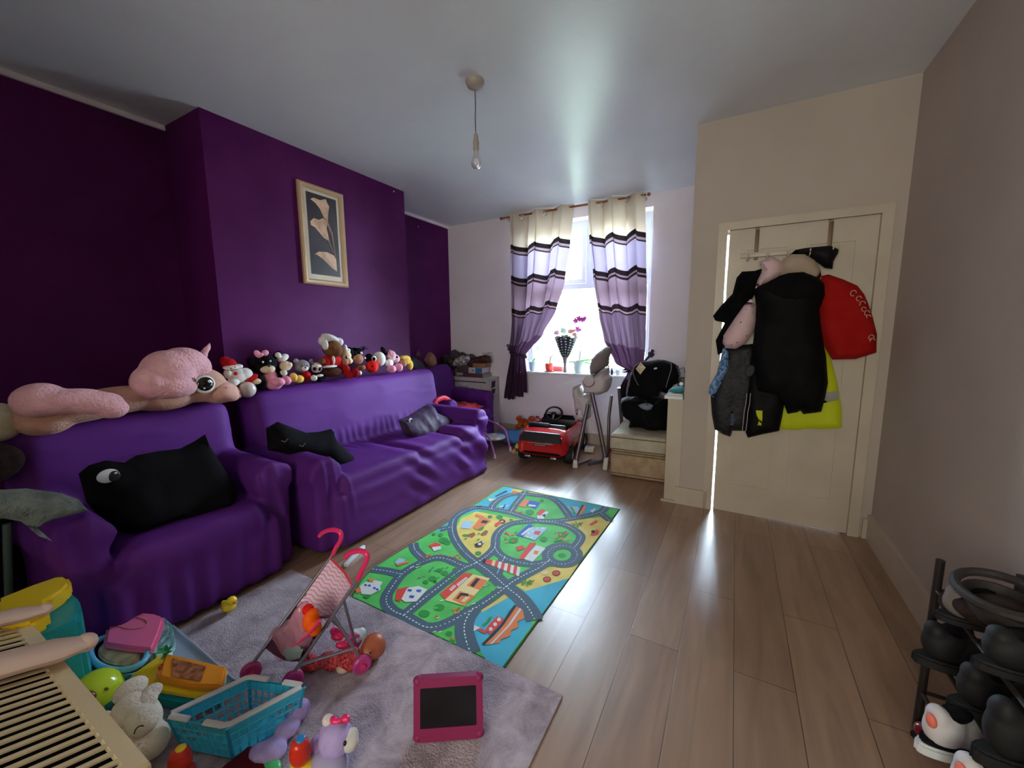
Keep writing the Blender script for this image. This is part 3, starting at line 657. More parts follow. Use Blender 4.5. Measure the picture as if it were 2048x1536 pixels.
for (x0, x1, y0, y1, n) in ((470, 620, 620, 720, 7), (1010, 1120, 760, 830, 5), (640, 720, 860, 1010, 4), (620, 700, 1090, 1140, 3), (860, 940, 880, 930, 3)):
    for k in range(n): x, y = rr.uniform(x0, x1), rr.uniform(y0, y1); F([(x, y), (x+26, y-9), (x+30, y-3), (x+4, y+5)], G if k % 2 else WH, .0078)
for (x0, x1, y0, y1, n) in ((600, 800, 640, 760, 24), (960, 1110, 780, 900, 12), (830, 1000, 330, 540, 8), (1150, 1260, 380, 470, 5), (1500, 1640, 380, 460, 8)):
    for k in range(n): x, y = rr.uniform(x0, x1), rr.uniform(y0, y1); F([(x, y), (x+20, y-12), (x+24, y-5), (x+6, y+3)], DG, .0078)
tag(obj('play_mat', b, MM, None, smooth=False), 'printed green play mat with grey roads, town and boat', 'play mat')
# ================================================================ curtains
def pz(px, py, y=4.33): return at(px, py, 1, y)
BANDS = [(0, (216, 204, 186)), (489, (42, 34, 36)), (499, (150, 132, 140)), (503, (58, 46, 52)), (506, (170, 160, 180)), (552, (40, 30, 34)), (562, (140, 118, 126)), (565, (50, 36, 42)), (569, (150, 128, 142)), (617, (40, 28, 34)), (626, (140, 116, 124)), (629, (46, 32, 40)), (633, (104, 84, 102)), (690, (76, 52, 74))]
ZTOP, ZBOT = 2.683, .44
def curtain_mat():
    m = bpy.data.materials.new('banded_curtain'); m.use_nodes = True; nt = m.node_tree; N = nt.nodes; L = nt.links; N.clear()
    out = N.new('ShaderNodeOutputMaterial'); uv = N.new('ShaderNodeUVMap'); sp = N.new('ShaderNodeSeparateXYZ'); L.new(uv.outputs[0], sp.inputs[0])
    r = N.new('ShaderNodeValToRGB'); r.color_ramp.interpolation = 'CONSTANT'; e = r.color_ramp.elements
    while len(e) > 1: e.remove(e[0])
    for i, (py, c) in enumerate(BANDS):
        v = 0 if i == 0 else (ZTOP-pz(1060, py).z)/(ZTOP-ZBOT)
        q = e[0] if i == 0 else e.new(v)
        q.position = v; q.color = rgb(c)
    L.new(sp.outputs[1], r.inputs[0])
    n = N.new('ShaderNodeTexNoise'); n.inputs['Scale'].default_value = 400; tc = N.new('ShaderNodeTexCoord'); L.new(tc.outputs['Object'], n.inputs['Vector'])
    bp = N.new('ShaderNodeBump'); bp.inputs['Strength'].default_value = .1; L.new(n.outputs['Fac'], bp.inputs['Height'])
    d = N.new('ShaderNodeBsdfDiffuse'); t = N.new('ShaderNodeBsdfTranslucent'); mx = N.new('ShaderNodeMixShader'); mx.inputs[0].default_value = CURT
    hs = N.new('ShaderNodeMixRGB'); hs.blend_type = 'MULTIPLY'; hs.inputs[0].default_value = .5; L.new(r.outputs[0], hs.inputs[1]); L.new(r.outputs[0], hs.inputs[2])
    L.new(r.outputs[0], d.inputs[0]); L.new(hs.outputs[0], t.inputs[0]); L.new(bp.outputs[0], d.inputs['Normal'])
    L.new(d.outputs[0], mx.inputs[1]); L.new(t.outputs[0], mx.inputs[2]); L.new(mx.outputs[0], out.inputs[0])
    return m
CURT = .27
CM = curtain_mat()
def interp(T, z):
    for (a, xa), (c, xc) in zip(T, T[1:]):
        if a >= z >= c: t = (a-z)/(a-c+1e-9); t = t*t*(3-2*t)*.4+t*.6; return xa+(xc-xa)*t
    return T[0][1] if z > T[0][0] else T[-1][1]
TB = mat('plum_satin_tieback', (54, 24, 58), .5, bump=(40, .4, .004), sheen=.2)
COP = mat('copper_pole', (156, 96, 52), .35, .4)
CHR = mat('chrome_eyelet', (205, 205, 205), .2, 1)
def curtain(label, Lp, Rp, nf, ph, knot, tiepx, zb_fn):
    root = thing('curtain', label, 'curtain', ((pz(*Lp[0]).x+pz(*Rp[0]).x)/2, 4.33, 2.0), group=None)
    LT_ = [(pz(x, y).z, pz(x, y).x) for x, y in Lp]; RT_ = [(pz(x, y).z, pz(x, y).x) for x, y in Rp]
    LT_[0] = (2.7, LT_[0][1]); RT_[0] = (2.7, RT_[0][1])
    zt = pz(*tiepx).z
    def fn(u, v):
        z = ZTOP-(ZTOP-zb_fn(u))*v
        xl, xr = interp(LT_, z), interp(RT_, z); W = xr-xl
        g = math.exp(-((z-zt)/.16)**2)           # how tightly gathered here
        low = max(0, min(1, (1.75-z)/.7))
        a = 2*PI*nf*u+ph
        amp = .055*(1-.35*low)*(1-.72*g)
        y = 4.33-amp*(math.sin(a)+.22*math.sin(2*a+.5))
        y += low*(.014*(1-.7*g))*math.sin(a*3.1+1.2*math.sin(z*5)+u*5)+.006*low*math.sin(a*6.3+z*8)
        x = xl+W*(u+.035*math.sin(2*a)*(1-low))
        zz = z+.02*math.sin(a+.6)*min(1, (ZTOP-z)*4)*(1-.6*low)
        zz += .10*low*(1-g)*(.5-u)*(1 if z > zt else -.3)*knot[2]
        return V3((x, y-.03*g, zz if v > 0 else z))
    b = MB().grid(fn, 96, 110, uv=True)
    obj('cloth', b, CM, root, True, sharp=180)
    for (ex, ey) in knot[3]:
        q = V3(pz(ex, ey, 4.285)); b = MB().tube([q+V3((.019*math.cos(a), .010*math.cos(a), .021*math.sin(a))) for a in [j*PI/8 for j in range(16)]], .0048, 6, closed=True)
        obj('eyelet', b, CHR, root, True)
    xl, xr = interp(LT_, zt), interp(RT_, zt)
    b = MB(); ring = []
    for j in range(24):
        a = 2*PI*j/24; ring.append(V3(((xl+xr)/2+((xr-xl)/2+.012)*math.cos(a), 4.31+.036*math.sin(a), zt+.012*math.sin(a)+.03*knot[2]*math.cos(a))))
    b.tube(ring, .008, 8, closed=True, flat=2.2)
    q = V3(pz(*knot[:2])); e0 = V3((xl if knot[2] < 0 else xr, 4.33, zt+.02))
    b.tube([e0, (e0+q)/2+V3((0, .01, .01)), q+V3((0, .04, 0))], [.010, .012, .014], 8)
    for k in range(5):
        a = k*1.25; b.ell(q+V3((.018*math.cos(a), .02, .018*math.sin(a))), (.017, .013, .017), (0, a, 0))
    b.tube([q, q+V3((.02*knot[2], 0, .05))], [.012, .02], 8)
    obj('tieback', b, TB, root, True)
    return root
curtain('banded cream and mauve curtain on the left of the window, tied back', [(1020, 428), (1022, 560), (1024, 640), (1021, 690), (1024, 712), (1014, 760), (1010, 800)],
        [(1145, 408), (1137, 480), (1126, 560), (1110, 620), (1086, 672), (1052, 710), (1053, 740), (1056, 800)], 2.5, .4, (1018, 697, -1, [(1045, 434), (1090, 427)]), (1040, 708), lambda u: .455+.05*(u > .45)+.07*(u > .75)+.006*math.sin(u*60))
curtain('banded cream and mauve curtain on the right of the window, tied back', [(1175, 402), (1177, 470), (1186, 560), (1198, 640), (1208, 688), (1232, 728), (1258, 742), (1240, 775), (1250, 850)],
        [(1287, 380), (1289, 500), (1291, 600), (1291, 680), (1289, 715), (1280, 740), (1275, 780), (1275, 850)], 2.5, .4, (1301, 709, 1, [(1203, 409), (1254, 400)]), (1268, 738), lambda u: .45+.01*math.sin(u*40))
t = thing('curtain_pole', 'thin copper curtain pole across the top of the window', 'curtain pole', (-1.69, 4.33, 2.655))
b = MB().cyl((-2.52, 4.33, 2.655), (-.86, 4.33, 2.655), .0105); obj('pole', b, COP, t, True)
for x, s in ((-2.53, -1), (-.85, 1)):
    b = MB().lathe([(.008, 0), (.016, .004), (.018, .018), (.01, .03), (.001, .034)], (x, 4.33, 2.655), (s, 0, 0), 14); obj('finial', b, COP, t, True)
for x in (-2.47, -.885):
    b = MB().cyl((x, 4.33, 2.64), (x, YW-.001, 2.64), .007).lathe([(.022, 0), (.022, .008)], (x, YW-.009, 2.64), (0, 1, 0), 14).tube([(x, 4.33+.016*math.cos(a), 2.655+.016*math.sin(a)) for a in [PI+j*PI/6 for j in range(7)]], .004, 6); obj('bracket', b, mat('white_plastic_hook', (200, 190, 195), .5), t, True)

# ================================================================ window sill: pots, bouquet, bottles
SZ = WZ0
def leafblade(b, p, d, l, w, droop=.3, mi=0):
    p, d = V3(p), V3(d).normalized(); s = d.cross(V3((0, 0, 1))).normalized(); pr = []
    for i in range(7):
        t = i/6; c = p+d*l*t+V3((0, 0, -droop*l*t*t)); h = w*math.sin(PI*min(1, t*.93+.07))**.7
        pr.append((b.bm.verts.new(c-s*h/2+V3((0, 0, .1*h))), b.bm.verts.new(c-V3((0, 0, .12*h))), b.bm.verts.new(c+s*h/2+V3((0, 0, .1*h)))))
    for A, B in zip(pr, pr[1:]):
        for k in (0, 1):
            f = b.bm.faces.new((A[k], A[k+1], B[k+1], B[k])); f.material_index = mi
LEAF = mat('glossy_orchid_leaf', (104, 168, 60), .4, sheen=0); LEAF2 = mat('small_leaf', (120, 170, 90), .5); STEM = mat('plant_stem', (90, 90, 60), .6)
def potted(name, label, px, py, col, r, h, y=4.45, extra=None, saucer=None):
    q = at(px, py, 1, y); q.z = SZ
    t = thing(name, label, 'potted plant', q)
    m_ = mat(name+'_pot_'+str(px), col, .35, coat=.2)
    b = MB().lathe([(r*.72, .001 if not saucer else .012), (r*.8, h*.3), (r*.95, h*.8), (r, h), (r*.9, h), (r*.85, h*.75), (.001, h*.72)], seg=24); obj('pot', b, m_, t)
    if saucer: b = MB().lathe([(r*.8, .0005), (r*1.2, .004), (r*1.25, .014), (r*1.15, .012), (.001, .008)], seg=24); obj('saucer', b, mat('red_plastic', (214, 60, 48), .4), t)
    return t, h
t, h = potted('orchid', 'small trailing plant in a pale blue pot, nearest the left curtain', 1066, 735, (196, 214, 232), .052, .115)
b = MB()
for k in range(8): a = k*.8; leafblade(b, (0, 0, h*.8), (math.cos(a), math.sin(a)*.5, 1.2+.5*math.sin(k*2)), .12+.03*(k % 3), .022, .5)
obj('leaves', b, LEAF2, t)
b = MB()
for k in range(3): b.tube([(0, 0, h*.8), (.02*k-.01, 0, .2), (.05*k-.03, 0, .30)], .002, 5)
obj('stem', b, STEM, t)
t, h = potted('potted_plant', 'plant with a yellowish leaf in a red pot and saucer', 1098, 738, (226, 70, 52), .052, .10, saucer=True)
b = MB(); leafblade(b, (-.01, -.02, h*.8), (-.35, -.2, 1), .14, .05, .5); leafblade(b, (.01, 0, h*.8), (-.6, .1, .9), .10, .045, .4); leafblade(b, (.02, -.01, h*.8), (.2, -.3, .9), .06, .03, .4); obj('leaves', b, mat('yellowing_leaf', (170, 180, 50), .5), t)
b = MB().tube([(0, 0, h*.8), (.02, 0, .16), (.01, 0, .2), (.035, 0, .26)], [.005, .005, .004, .002], 6).tube([(.02, 0, .17), (.05, 0, .2)], .003, 5); obj('stem', b, mat('brown_twig', (84, 56, 44), .8), t)
t, h = potted('orchid', 'orchid with magenta flowers and broad leaves in a white pot beside the bouquet', 1157, 742, (205, 220, 218), .058, .125); t.scale = (1.1, 1, 1.13)
b = MB()
for (dx, dy, dz, l, w) in ((-1, -.2, .35, .13, .06), (.9, -.1, .5, .2, .07), (.75, .2, 1.0, .22, .075), (.2, -.6, .4, .12, .05), (1.2, 0, .25, .17, .055)): leafblade(b, (0, 0, h*.85), (dx, dy, dz), l, w, .35)
obj('leaves', b, LEAF, t)
st = [(.005, 0, h*.8), (.03, 0, .22), (-.005, 0, .36), (.0, 0, .44), (.02, 0, .52)]
b = MB().tube([(0, 0, h*.8), (.015, 0, .22), (.03, 0, .34), (-.02, 0, .42), (.0, .0, .50), (.02, 0, .56)], .0028, 6).tube([(.012, .01, h*.8), (.018, .01, .45)], .002, 5); obj('stem', b, STEM, t)
FL = mat('magenta_petal', (208, 70, 200), .6)
def flower(b, c, r, tilt=0):
    for k in range(5): a = k*2*PI/5+tilt; b.ell(V3(c)+V3((math.cos(a)*r*.55, -.004, math.sin(a)*r*.55)), (r*.5, r*.14, r*.36), (0, -a, 0), seg=8)
    b.ell(V3(c)+V3((0, -r*.25, 0)), r*.22, seg=6)
for (x, z, r) in ((-.035, .535, .03), (.0, .555, .032), (.04, .545, .03), (.065, .56, .022), (-.015, .45, .03), (.012, .44, .022), (-.055, .435, .018)):
    b = MB(); flower(b, (x, -.01, z), r, x*20); obj('flower', b, FL, t)
# dotted bouquet sleeve standing in a slim glass
q = at(1130, 738, 1, 4.43); q.z = SZ
t = thing('bouquet', 'wrapped bouquet in a black polka dot sleeve between the pots', 'bouquet', q); t.scale = (1.45, 1.2, 1.18)
SL = bpy.data.materials.new('polka_dot_sleeve'); SL.use_nodes = True; nt = SL.node_tree; N = nt.nodes; L = nt.links; pb = N['Principled BSDF']; pb.inputs['Roughness'].default_value = .3
uv = N.new('ShaderNodeUVMap'); mpn = N.new('ShaderNodeMapping'); mpn.inputs['Scale'].default_value = (13, 8, 1); mpn.inputs['Rotation'].default_value = (0, 0, .0); L.new(uv.outputs[0], mpn.inputs[0])
vo = N.new('ShaderNodeTexVoronoi'); vo.inputs['Scale'].default_value = 1; vo.inputs['Randomness'].default_value = .15; L.new(mpn.outputs[0], vo.inputs['Vector'])
cr_ = N.new('ShaderNodeValToRGB'); cr_.color_ramp.interpolation = 'CONSTANT'; cr_.color_ramp.elements[0].color = rgb((225, 228, 228)); cr_.color_ramp.elements[1].position = .24; cr_.color_ramp.elements[1].color = rgb((34, 40, 44)); L.new(vo.outputs['Distance'], cr_.inputs[0]); L.new(cr_.outputs[0], pb.inputs['Base Color'])
def cone(u, v):
    a = 2*PI*u; r = .022+.075*v**.8; return V3((r*math.cos(a)+.006*v, r*.5*math.sin(a), .15+.20*v+.015*v*math.sin(a*3)))
b = MB().grid(cone, 32, 12, uv=True); obj('dotted_sleeve', b, SL, t)
def cone2(u, v):
    a = 2*PI*u; r = .085+.045*v+.004*math.sin(a*7); return V3((r*math.cos(a)+.012, r*.45*math.sin(a), .31+.12*v+.012*math.sin(a*4)))
CLR = mat('clear_wrap', (200, 225, 220), .15, alpha=.45)
b = MB().grid(cone2, 40, 6); obj('clear_wrap', b, CLR, t)
for (x, z, c, r) in ((-.07, .40, (238, 150, 190), .026), (.05, .41, (196, 60, 60), .024), (.085, .38, (222, 130, 150), .022), (-.01, .42, (190, 225, 205), .03)):
    b = MB(); flower(b, (x, -.02, z), r); b.ell((x, .0, z), r*.7, seg=8); obj('flower', b, mat('bouquet_petal_%d' % c[1], c, .6), t)
b = MB()
for k in range(9): a = k*.7; leafblade(b, (0, 0, .30), (math.cos(a)*.7, math.sin(a)*.3, 1), .11, .03, .2)
obj('foliage', b, mat('bouquet_foliage', (60, 84, 40), .6), t)
b = MB().lathe([(.012, .0005), (.014, .01), (.010, .06), (.014, .12), (.024, .16), (.02, .15), (.008, .06), (.006, .01)], seg=20); obj('bunched_stems', b, mat('pinkish_wrapped_stems', (128, 100, 108), .4), t)
for i, (px, h, c, lab) in enumerate(((1217, .10, (28, 30, 36), 'small dark bottle at the right end of the sill'), (1224, .075, (40, 44, 54), 'stubby dark bottle at the right end of the sill beside the taller one'), (1237, .06, (205, 208, 214), 'short white tub on the sill under the right curtain'))):
    q = at(px, 742, 1, 4.42); q.z = SZ
    b = MB().lathe([(.014, .0005), (.015, h*.6), (.008, h*.75), (.008, h), (.001, h)] if i < 2 else [(.026, .0005), (.028, h*.9), (.024, h), (.001, h)], q, seg=16)
    tag(obj('bottle' if i < 2 else 'tub', b, mat('sill_bottle_%d' % i, c, .25)), lab, 'bottle' if i < 2 else 'tub')
q = at(1110, 733, 1, 4.5); q.z = SZ
tag(obj('cardboard_packet', MB().box(q+V3((.03, .03, .031)), (.12, .04, .06), bev=.002), mat('pale_red_packet', (214, 120, 118), .6)), 'pale red packet lying on the sill behind the red pot', 'packet')
# ================================================================ outside
LAWN = mat('grey_paving', (150, 150, 140), .9, var=(2, 15))  # plain grey paving, tone varies at random
b = MB(); b.face([(-30, 5, -.6), (25, 5, -.6), (25, 40, -.6), (-30, 40, -.6)]); tag(obj('street', b, LAWN, smooth=False), '', ''); o = bpy.data.objects['street']; o['kind'] = 'structure'; del o['label']; del o['category']
t = thing('house', 'brick and cream house across the street seen through the window', 'house', (-5, 19, -.6))
BRK = mat('warm_brick', (226, 200, 168), .9, var=(6, 14)); RND = mat('cream_render', (214, 204, 180), .9); ROF = mat('slate_roof', (104, 96, 96), .8); HGL = mat('dark_house_glass', (70, 80, 90), .15)
b = MB(); wbox(b, -11, 2, 19, 26, -.6, 4.6); obj('house_wall', b, BRK, t, True, smooth=False)
b = MB(); b.prism([(-11.3, 18.7, 4.6), (-11.3, 26.3, 4.6), (-11.3, 22.5, 7.4)], (13.6, 0, 0)); obj('house_roof', b, ROF, t, True, smooth=False)
for (x, z) in ((-9.5, 2.6), (-6.8, 2.6), (-3.4, 2.6), (-.6, 2.6), (-9.2, .2), (-3.2, .2)):
    f_ = obj('house_window', MB().box((x, 18.96, z+.6), (1.3, .1, 1.2)), PVC, t, True, smooth=False); obj('house_pane', MB().box((x, 18.9, z+.6), (1.1, .04, 1.0)), HGL, f_, True, smooth=False)
t = thing('parked_car', 'white car parked in the street beyond the window', 'car', (-3.7, 11.2, -.6), rad(-12))
prof = [(-2, .25), (-2.05, .6), (-1.9, .85), (-1.2, .95), (-.6, 1.42), (.7, 1.45), (1.35, .98), (2.0, .85), (2.1, .5), (2.0, .25)]
b = MB().prism([(x, -.8, z) for x, z in prof], (0, 1.6, 0), bev=.05); obj('car_body', b, mat('white_car_paint', (210, 214, 218), .25, coat=.5), t)
for s in (-1, 1): b = MB().prism([(-1.05, s*.805, .95), (-.55, s*.805, 1.34), (.62, s*.805, 1.36), (1.15, s*.805, .97)], (0, s*.006, 0)); obj('side_window', b, HGL, t)
for (x, y) in ((-1.3, -.72), (1.3, -.72), (-1.3, .72), (1.3, .72)): b = MB().cyl((x, y-.1, .31), (x, y+.1, .31), .31, seg=24); obj('wheel', b, mat('tyre_rubber', (22, 22, 24), .8), t)
t = thing('garden_hedge', 'pale green shrub by the street outside the window', 'shrub', (-2.9, 8.2, -.6))
b = MB(); rr = random.Random(2)
for k in range(220): leafblade(b, (-2.9+rr.gauss(0, .35), 8.2+rr.gauss(0, .25), -.5+rr.random()*1.1), (rr.gauss(0, 1), rr.gauss(0, 1), .6), .16, .07)
obj('foliage', b, LEAF2, t, True); b = MB().tube([(-2.9, 8.2, -.6), (-2.88, 8.2, .4)], .04); obj('stem', b, STEM, t, True)
# ================================================================ high chair
HW = mat('high_chair_white', (196, 190, 190), .55, bump=(60, .1, .002)); HG = mat('high_chair_grey_pad', (132, 122, 120), .8, bump=(25, .4, .006)); TUB = mat('grey_metal_tube', (110, 104, 112), .35, .6); FOOT = mat('white_foot_cap', (214, 210, 204), .5); REDT = mat('red_trim', (170, 40, 40), .5)
t = thing('high_chair', 'grey padded high chair on crossed metal legs in front of the window', 'high chair', (-1.17, 3.8, 0))
def pf(y0, back=1): return lambda a, c, w: V3((a, y0-w, c))
def P4(pts, y, s=796/140, o=(1110, 680)): return [(at(o[0]+x/s, o[1]+z/s, 1, y).x, at(o[0]+x/s, o[1]+z/s, 1, y).z) for x, z in pts]
b = MB().puff(P4([(395, 300), (420, 210), (480, 140), (570, 75), (625, 85), (640, 130), (610, 210), (600, 290), (520, 350), (435, 412), (400, 390)], 3.80), pf(3.82), .14, sp=.02, edge=.1, wr=(.014, 14), back=1, seed=2)
obj('backrest_pad', b, HG, t, True)
b = MB().puff(P4([(338, 470), (350, 430), (430, 415), (520, 355), (590, 300), (600, 400), (640, 420), (625, 520), (590, 590), (500, 625), (430, 615), (330, 610), (345, 520)], 3.80), pf(3.82), .15, sp=.02, edge=.05, wr=(.006, 12), back=1, seed=4)
obj('seat_shell', b, HW, t, True)
b = MB().puff(P4([(205, 535), (290, 500), (330, 610), (430, 625), (440, 650), (420, 700), (410, 800), (400, 880), (330, 900), (300, 800), (262, 790), (256, 880), (238, 875), (222, 700), (200, 600)], 3.79), pf(3.8), .09, sp=.016, edge=.05, wr=(.012, 15), back=1, seed=6)
obj('leg_flap', b, HW, t, True)
b = MB().puff(P4([(385, 730), (412, 700), (412, 830), (390, 880), (340, 925), (270, 930), (262, 900), (330, 870)], 3.83), pf(3.84), .03, sp=.016, edge=.03, wr=(.008, 15), back=1, seed=8)
obj('strap_cover', b, HG, t, True)
h0 = at(1177, 762, 1, 3.66)
for s, yy in ((0, 3.655), (1, 3.99)):
    b = MB().lathe([(.001, 0), (.05, .002), (.056, .012), (.056, .026)], (h0.x+.03*s, yy, h0.z), (0, 1, 0), 24); obj('hinge_hub', b, HW, t, True)
    b = MB().tube([(h0.x+.03*s+.058*math.cos(a), yy+.012, h0.z+.058*math.sin(a)) for a in [PI+j*PI/8 for j in range(9)]], .004, 6); obj('trim_ring', b, REDT, t, True)
q0, q1 = at(1112, 775, 1, 3.68), at(1183, 752, 1, 3.68)
b = MB().prism([(q0.x, 3.66, q0.z), (q1.x, 3.66, q1.z), (q1.x, 3.98, q1.z), (q0.x+.03, 3.98, q0.z+.01), (q0.x, 3.94, q0.z), (q0.x, 3.70, q0.z)], (0, 0, .022), bev=.006)
obj('tray', b, mat('glossy_white_tray', (238, 246, 244), .12, coat=.4), t, True)
for nm, pts in (('leg', [(-1.275, 3.555, .06), (-1.215, 3.70, .60)]), ('leg', [(-1.005, 3.62, .09), (-1.08, 3.64, .40), (-1.17, 3.67, .72)]), ('leg', [(-1.17, 3.60, .035), (-1.08, 3.72, .04), (-1.055, 3.84, .06), (-1.06, 3.9, .12), (-1.075, 3.95, .45), (-1.06, 3.97, .66)]), ('leg', [(-.985, 4.20, .015), (-.985, 4.1, .4), (-.995, 4.0, .74)])):
    obj(nm, MB().tube(pts, .0175 if pts[0][0] != -1.17 else .015, 12, flat=1.2), TUB, t, True)
b = MB().box((-1.28, 3.55, .04), (.05, .07, .075), rot=(0, 0, .2), bev=.008, taper=.8); obj('foot_cap', b, FOOT, t, True)
b = MB().box((-1.003, 3.62, .062), (.045, .05, .12), rot=(0, .08, 0), bev=.008, taper=.9); obj('foot_cap', b, FOOT, t, True)
b = MB().tube([(-1.27, 3.58, .02), (-1.2, 3.78, .02), (-1.0, 3.80, .02)], .012, 8); obj('floor_bar', b, TUB, t, True)
# ================================================================ ride-on car
CR = mat('glossy_red_plastic', (196, 24, 22), .18, coat=.6, bump=(4, .03, .002)); CB = mat('black_plastic', (18, 18, 22), .45); CS = mat('silver_plastic', (196, 194, 198), .25, .7)
t = thing('ride_on_car', 'red ride-on toy car with a black cockpit and steering wheel', 'toy car', (-1.645, 3.88, 0), rad(6)); t.scale = (1.1, 1, .88)
W2 = .235
sec = [(-.44, .125, .30, .80), (-.455, .12, .33, .9), (-.42, .11, .375, .97), (-.34, .10, .405, 1.0), (-.20, .10, .41, 1.02), (0, .10, .395, 1.0), (.15, .10, .39, 1.0), (.25, .10, .375, 1.02), (.36, .11, .33, .98), (.43, .12, .28, .88), (.455, .14, .24, .72)]
def body(u, v):
    k = v*(len(sec)-1); i = min(int(k), len(sec)-2); f = k-i; y, z0, z1, w = [a+(c-a)*f for a, c in zip(sec[i], sec[i+1])]
    a = 2*PI*u; cx, cz = math.cos(a), math.sin(a); e = .38
    x = math.copysign(abs(cx)**e, cx)*W2*w; z = (z0+z1)/2+math.copysign(abs(cz)**e, cz)*(z1-z0)/2
    if z > (z0+z1)/2: x *= 1-.13*(z-(z0+z1)/2)/((z1-z0)/2)
    return V3((x, y, z))
b = MB().grid(body, 48, 40); b.bm.verts.ensure_lookup_table(); b.bm.faces.new([b.bm.verts[i] for i in range(48)]); b.bm.faces.new([b.bm.verts[40*49+i] for i in range(48)][::-1])
bmesh.ops.remove_doubles(b.bm, verts=b.bm.verts[:], dist=.0004); bmesh.ops.recalc_face_normals(b.bm, faces=b.bm.faces[:])
o = obj('car_body', b, CR, t)
cut = MB(); cut.box((0, -.07, .36), (.39, .50, .30), bev=.05)
for sx in (-1, 1):
    for yy in (-.27, .28): cut.cyl((sx*.16, yy, .095), (sx*.30, yy, .095), .118, seg=24)
c_ = obj('cutter', cut, CR, t); md = o.modifiers.new('b', 'BOOLEAN'); md.object = c_; md.operation = 'DIFFERENCE'; md.solver = 'EXACT'; BAKE.append(o); CUTS = [c_]
b = MB().box((0, -.03, .235), (.36, .39, .012), bev=.003); b.box((0, -.27, .33), (.36, .04, .20), rot=(-.15, 0, 0), bev=.015); b.box((-.06, -.285, .42), (.20, .04, .06), bev=.02); b.box((0, -.15, .25), (.30, .16, .05), bev=.02); obj('seat', b, CB, t)
b = MB().box((0, .16, .33), (.35, .05, .14), bev=.015); b.prism([(-.17, .18, .38), (.17, .18, .38), (.15, .14, .45), (-.15, .14, .45)], (0, .012, 0), bev=.004); obj('dashboard', b, CB, t)
b = MB().prism([(-.20, -.482, .280), (.20, -.482, .280), (.165, -.446, .378), (-.165, -.446, .378)], (0, .03, 0), bev=.003); obj('rear_window', b, CB, t)
b = MB().box((0, -.462, .262), (.24, .006, .006)); obj('chrome_strip', b, CS, t)
b = MB().box((-.005, -.462, .243), (.13, .004, .020), bev=.002); obj('number_plate', b, CB, t)
b = MB()
for k in range(9): b.box((-.050+k*.0115, -.4645, .243), (.007, .002, .009))
obj('plate_lettering', b, mat('silver_print', (190, 185, 188), .4), t)
b = MB()
for k in range(7): b.box((.05+k*.0085, -.462, .272), (.006, .003, .006))
obj('tailgate_lettering', b, CS, t)
b = MB().prism([(-.21, -.44, .13), (-.15, -.463, .155), (.15, -.463, .155), (.21, -.44, .13), (.19, -.43, .085), (-.19, -.43, .085)], (0, .03, 0), bev=.006); obj('rear_bumper', b, CB, t)
for sx in (-.12, .12): b = MB().box((sx, -.462, .105), (.055, .02, .022), bev=.006); obj('exhaust', b, CS, t)
for sx in (-1, 1):
    for yy in (-.27, .28):
        w_ = obj('wheel', MB().lathe([(.05, -.035), (.092, -.035), (.098, -.02), (.098, .02), (.092, .035), (.07, .036), (.068, .02), (.001, .018)], (sx*.218, yy, .098), (sx, 0, 0), 28), mat('toy_tyre', (20, 20, 22), .7), t)
        b = MB().lathe([(.066, 0), (.066, .006), (.058, .006), (.056, 0)], (sx*.238, yy, .098), (sx, 0, 0), 24).lathe([(.016, 0), (.014, .012), (.001, .014)], (sx*.238, yy, .098), (sx, 0, 0), 12)
        for k in range(5): a = k*2*PI/5; b.cyl((sx*.245, yy, .098), (sx*.245, yy+.06*math.cos(a), .098+.06*math.sin(a)), .008, .005, 6)
        obj('hubcap', b, CS, w_)
    b = MB().ell((sx*.215, .13, .40), (.02, .014, .016), seg=10).cyl((sx*.17, .13, .37), (sx*.215, .13, .39), .008); obj('wing_mirror', b, CR, t)
    b = MB().box((sx*.17, -.447, .33), (.05, .01, .02), bev=.004); obj('tail_light', b, mat('red_lens', (150, 20, 20), .1, coat=.5), t)
tl = Euler((rad(58), 0, 0)).to_matrix()
def sw(x, y, z=0): return V3((-.03, .09, .475))+tl @ V3((x, y, z))
st_ = obj('steering_wheel', MB().tube([sw(.082*math.cos(a), .082*math.sin(a)) for a in [j*PI/14 for j in range(28)]], .012, 8, closed=True), CB, t)
b = MB()
for a in (PI*.95, PI*.05, PI*1.5): b.tube([sw(0, 0), sw(.075*math.cos(a), .075*math.sin(a))], [.015, .008], 8)
obj('spoke', b, CS, st_); b = MB().ell(sw(0, 0, .006), (.028, .026, .02)).tube([sw(0, 0), sw(0, 0, -.12)], .012, 8); obj('hub', b, CB, st_)
# ================================================================ divan, mattress piece, child car seat
TAN = mat('beige_quilted_ticking', (176, 152, 122), .85, bump=(22, .5, .006), var=(18, 9)); TAN2 = mat('pale_quilted_cushion', (190, 182, 160), .85, bump=(22, .5, .006), var=(18, 8))
t = thing('divan', 'beige upholstered box base standing on the floor by the low wall', 'divan', (-.705, 3.80, 0), rad(3))
b = MB().box((0, 0, .118), (.475, .60, .225), bev=.018, seg=3); obj('upholstered_box', b, TAN, t)
b = MB().tube([(-.24, -.303, .035), (.24, -.303, .035)], .004, 6).tube([(-.24, -.303, .215), (.24, -.303, .215)], .004, 6); obj('piping', b, mat('brown_piping', (110, 88, 66), .8), t)
t = thing('divan_cushion', 'thick pale beige cushion lying on the beige box base', 'cushion', (-.71, 3.795, .232), rad(3))
def cu(u, v): return V3(((u-.5)*.49, (v-.5)*.62, 0))
b = MB().box((0, 0, .083), (.492, .62, .165), bev=.04, seg=5); obj('cushion_body', b, TAN2, t)
b = MB()
for z in (.03, .137): b.tube([(x, y, z) for x, y in ((-.242, -.312), (.242, -.312))], .004, 6)
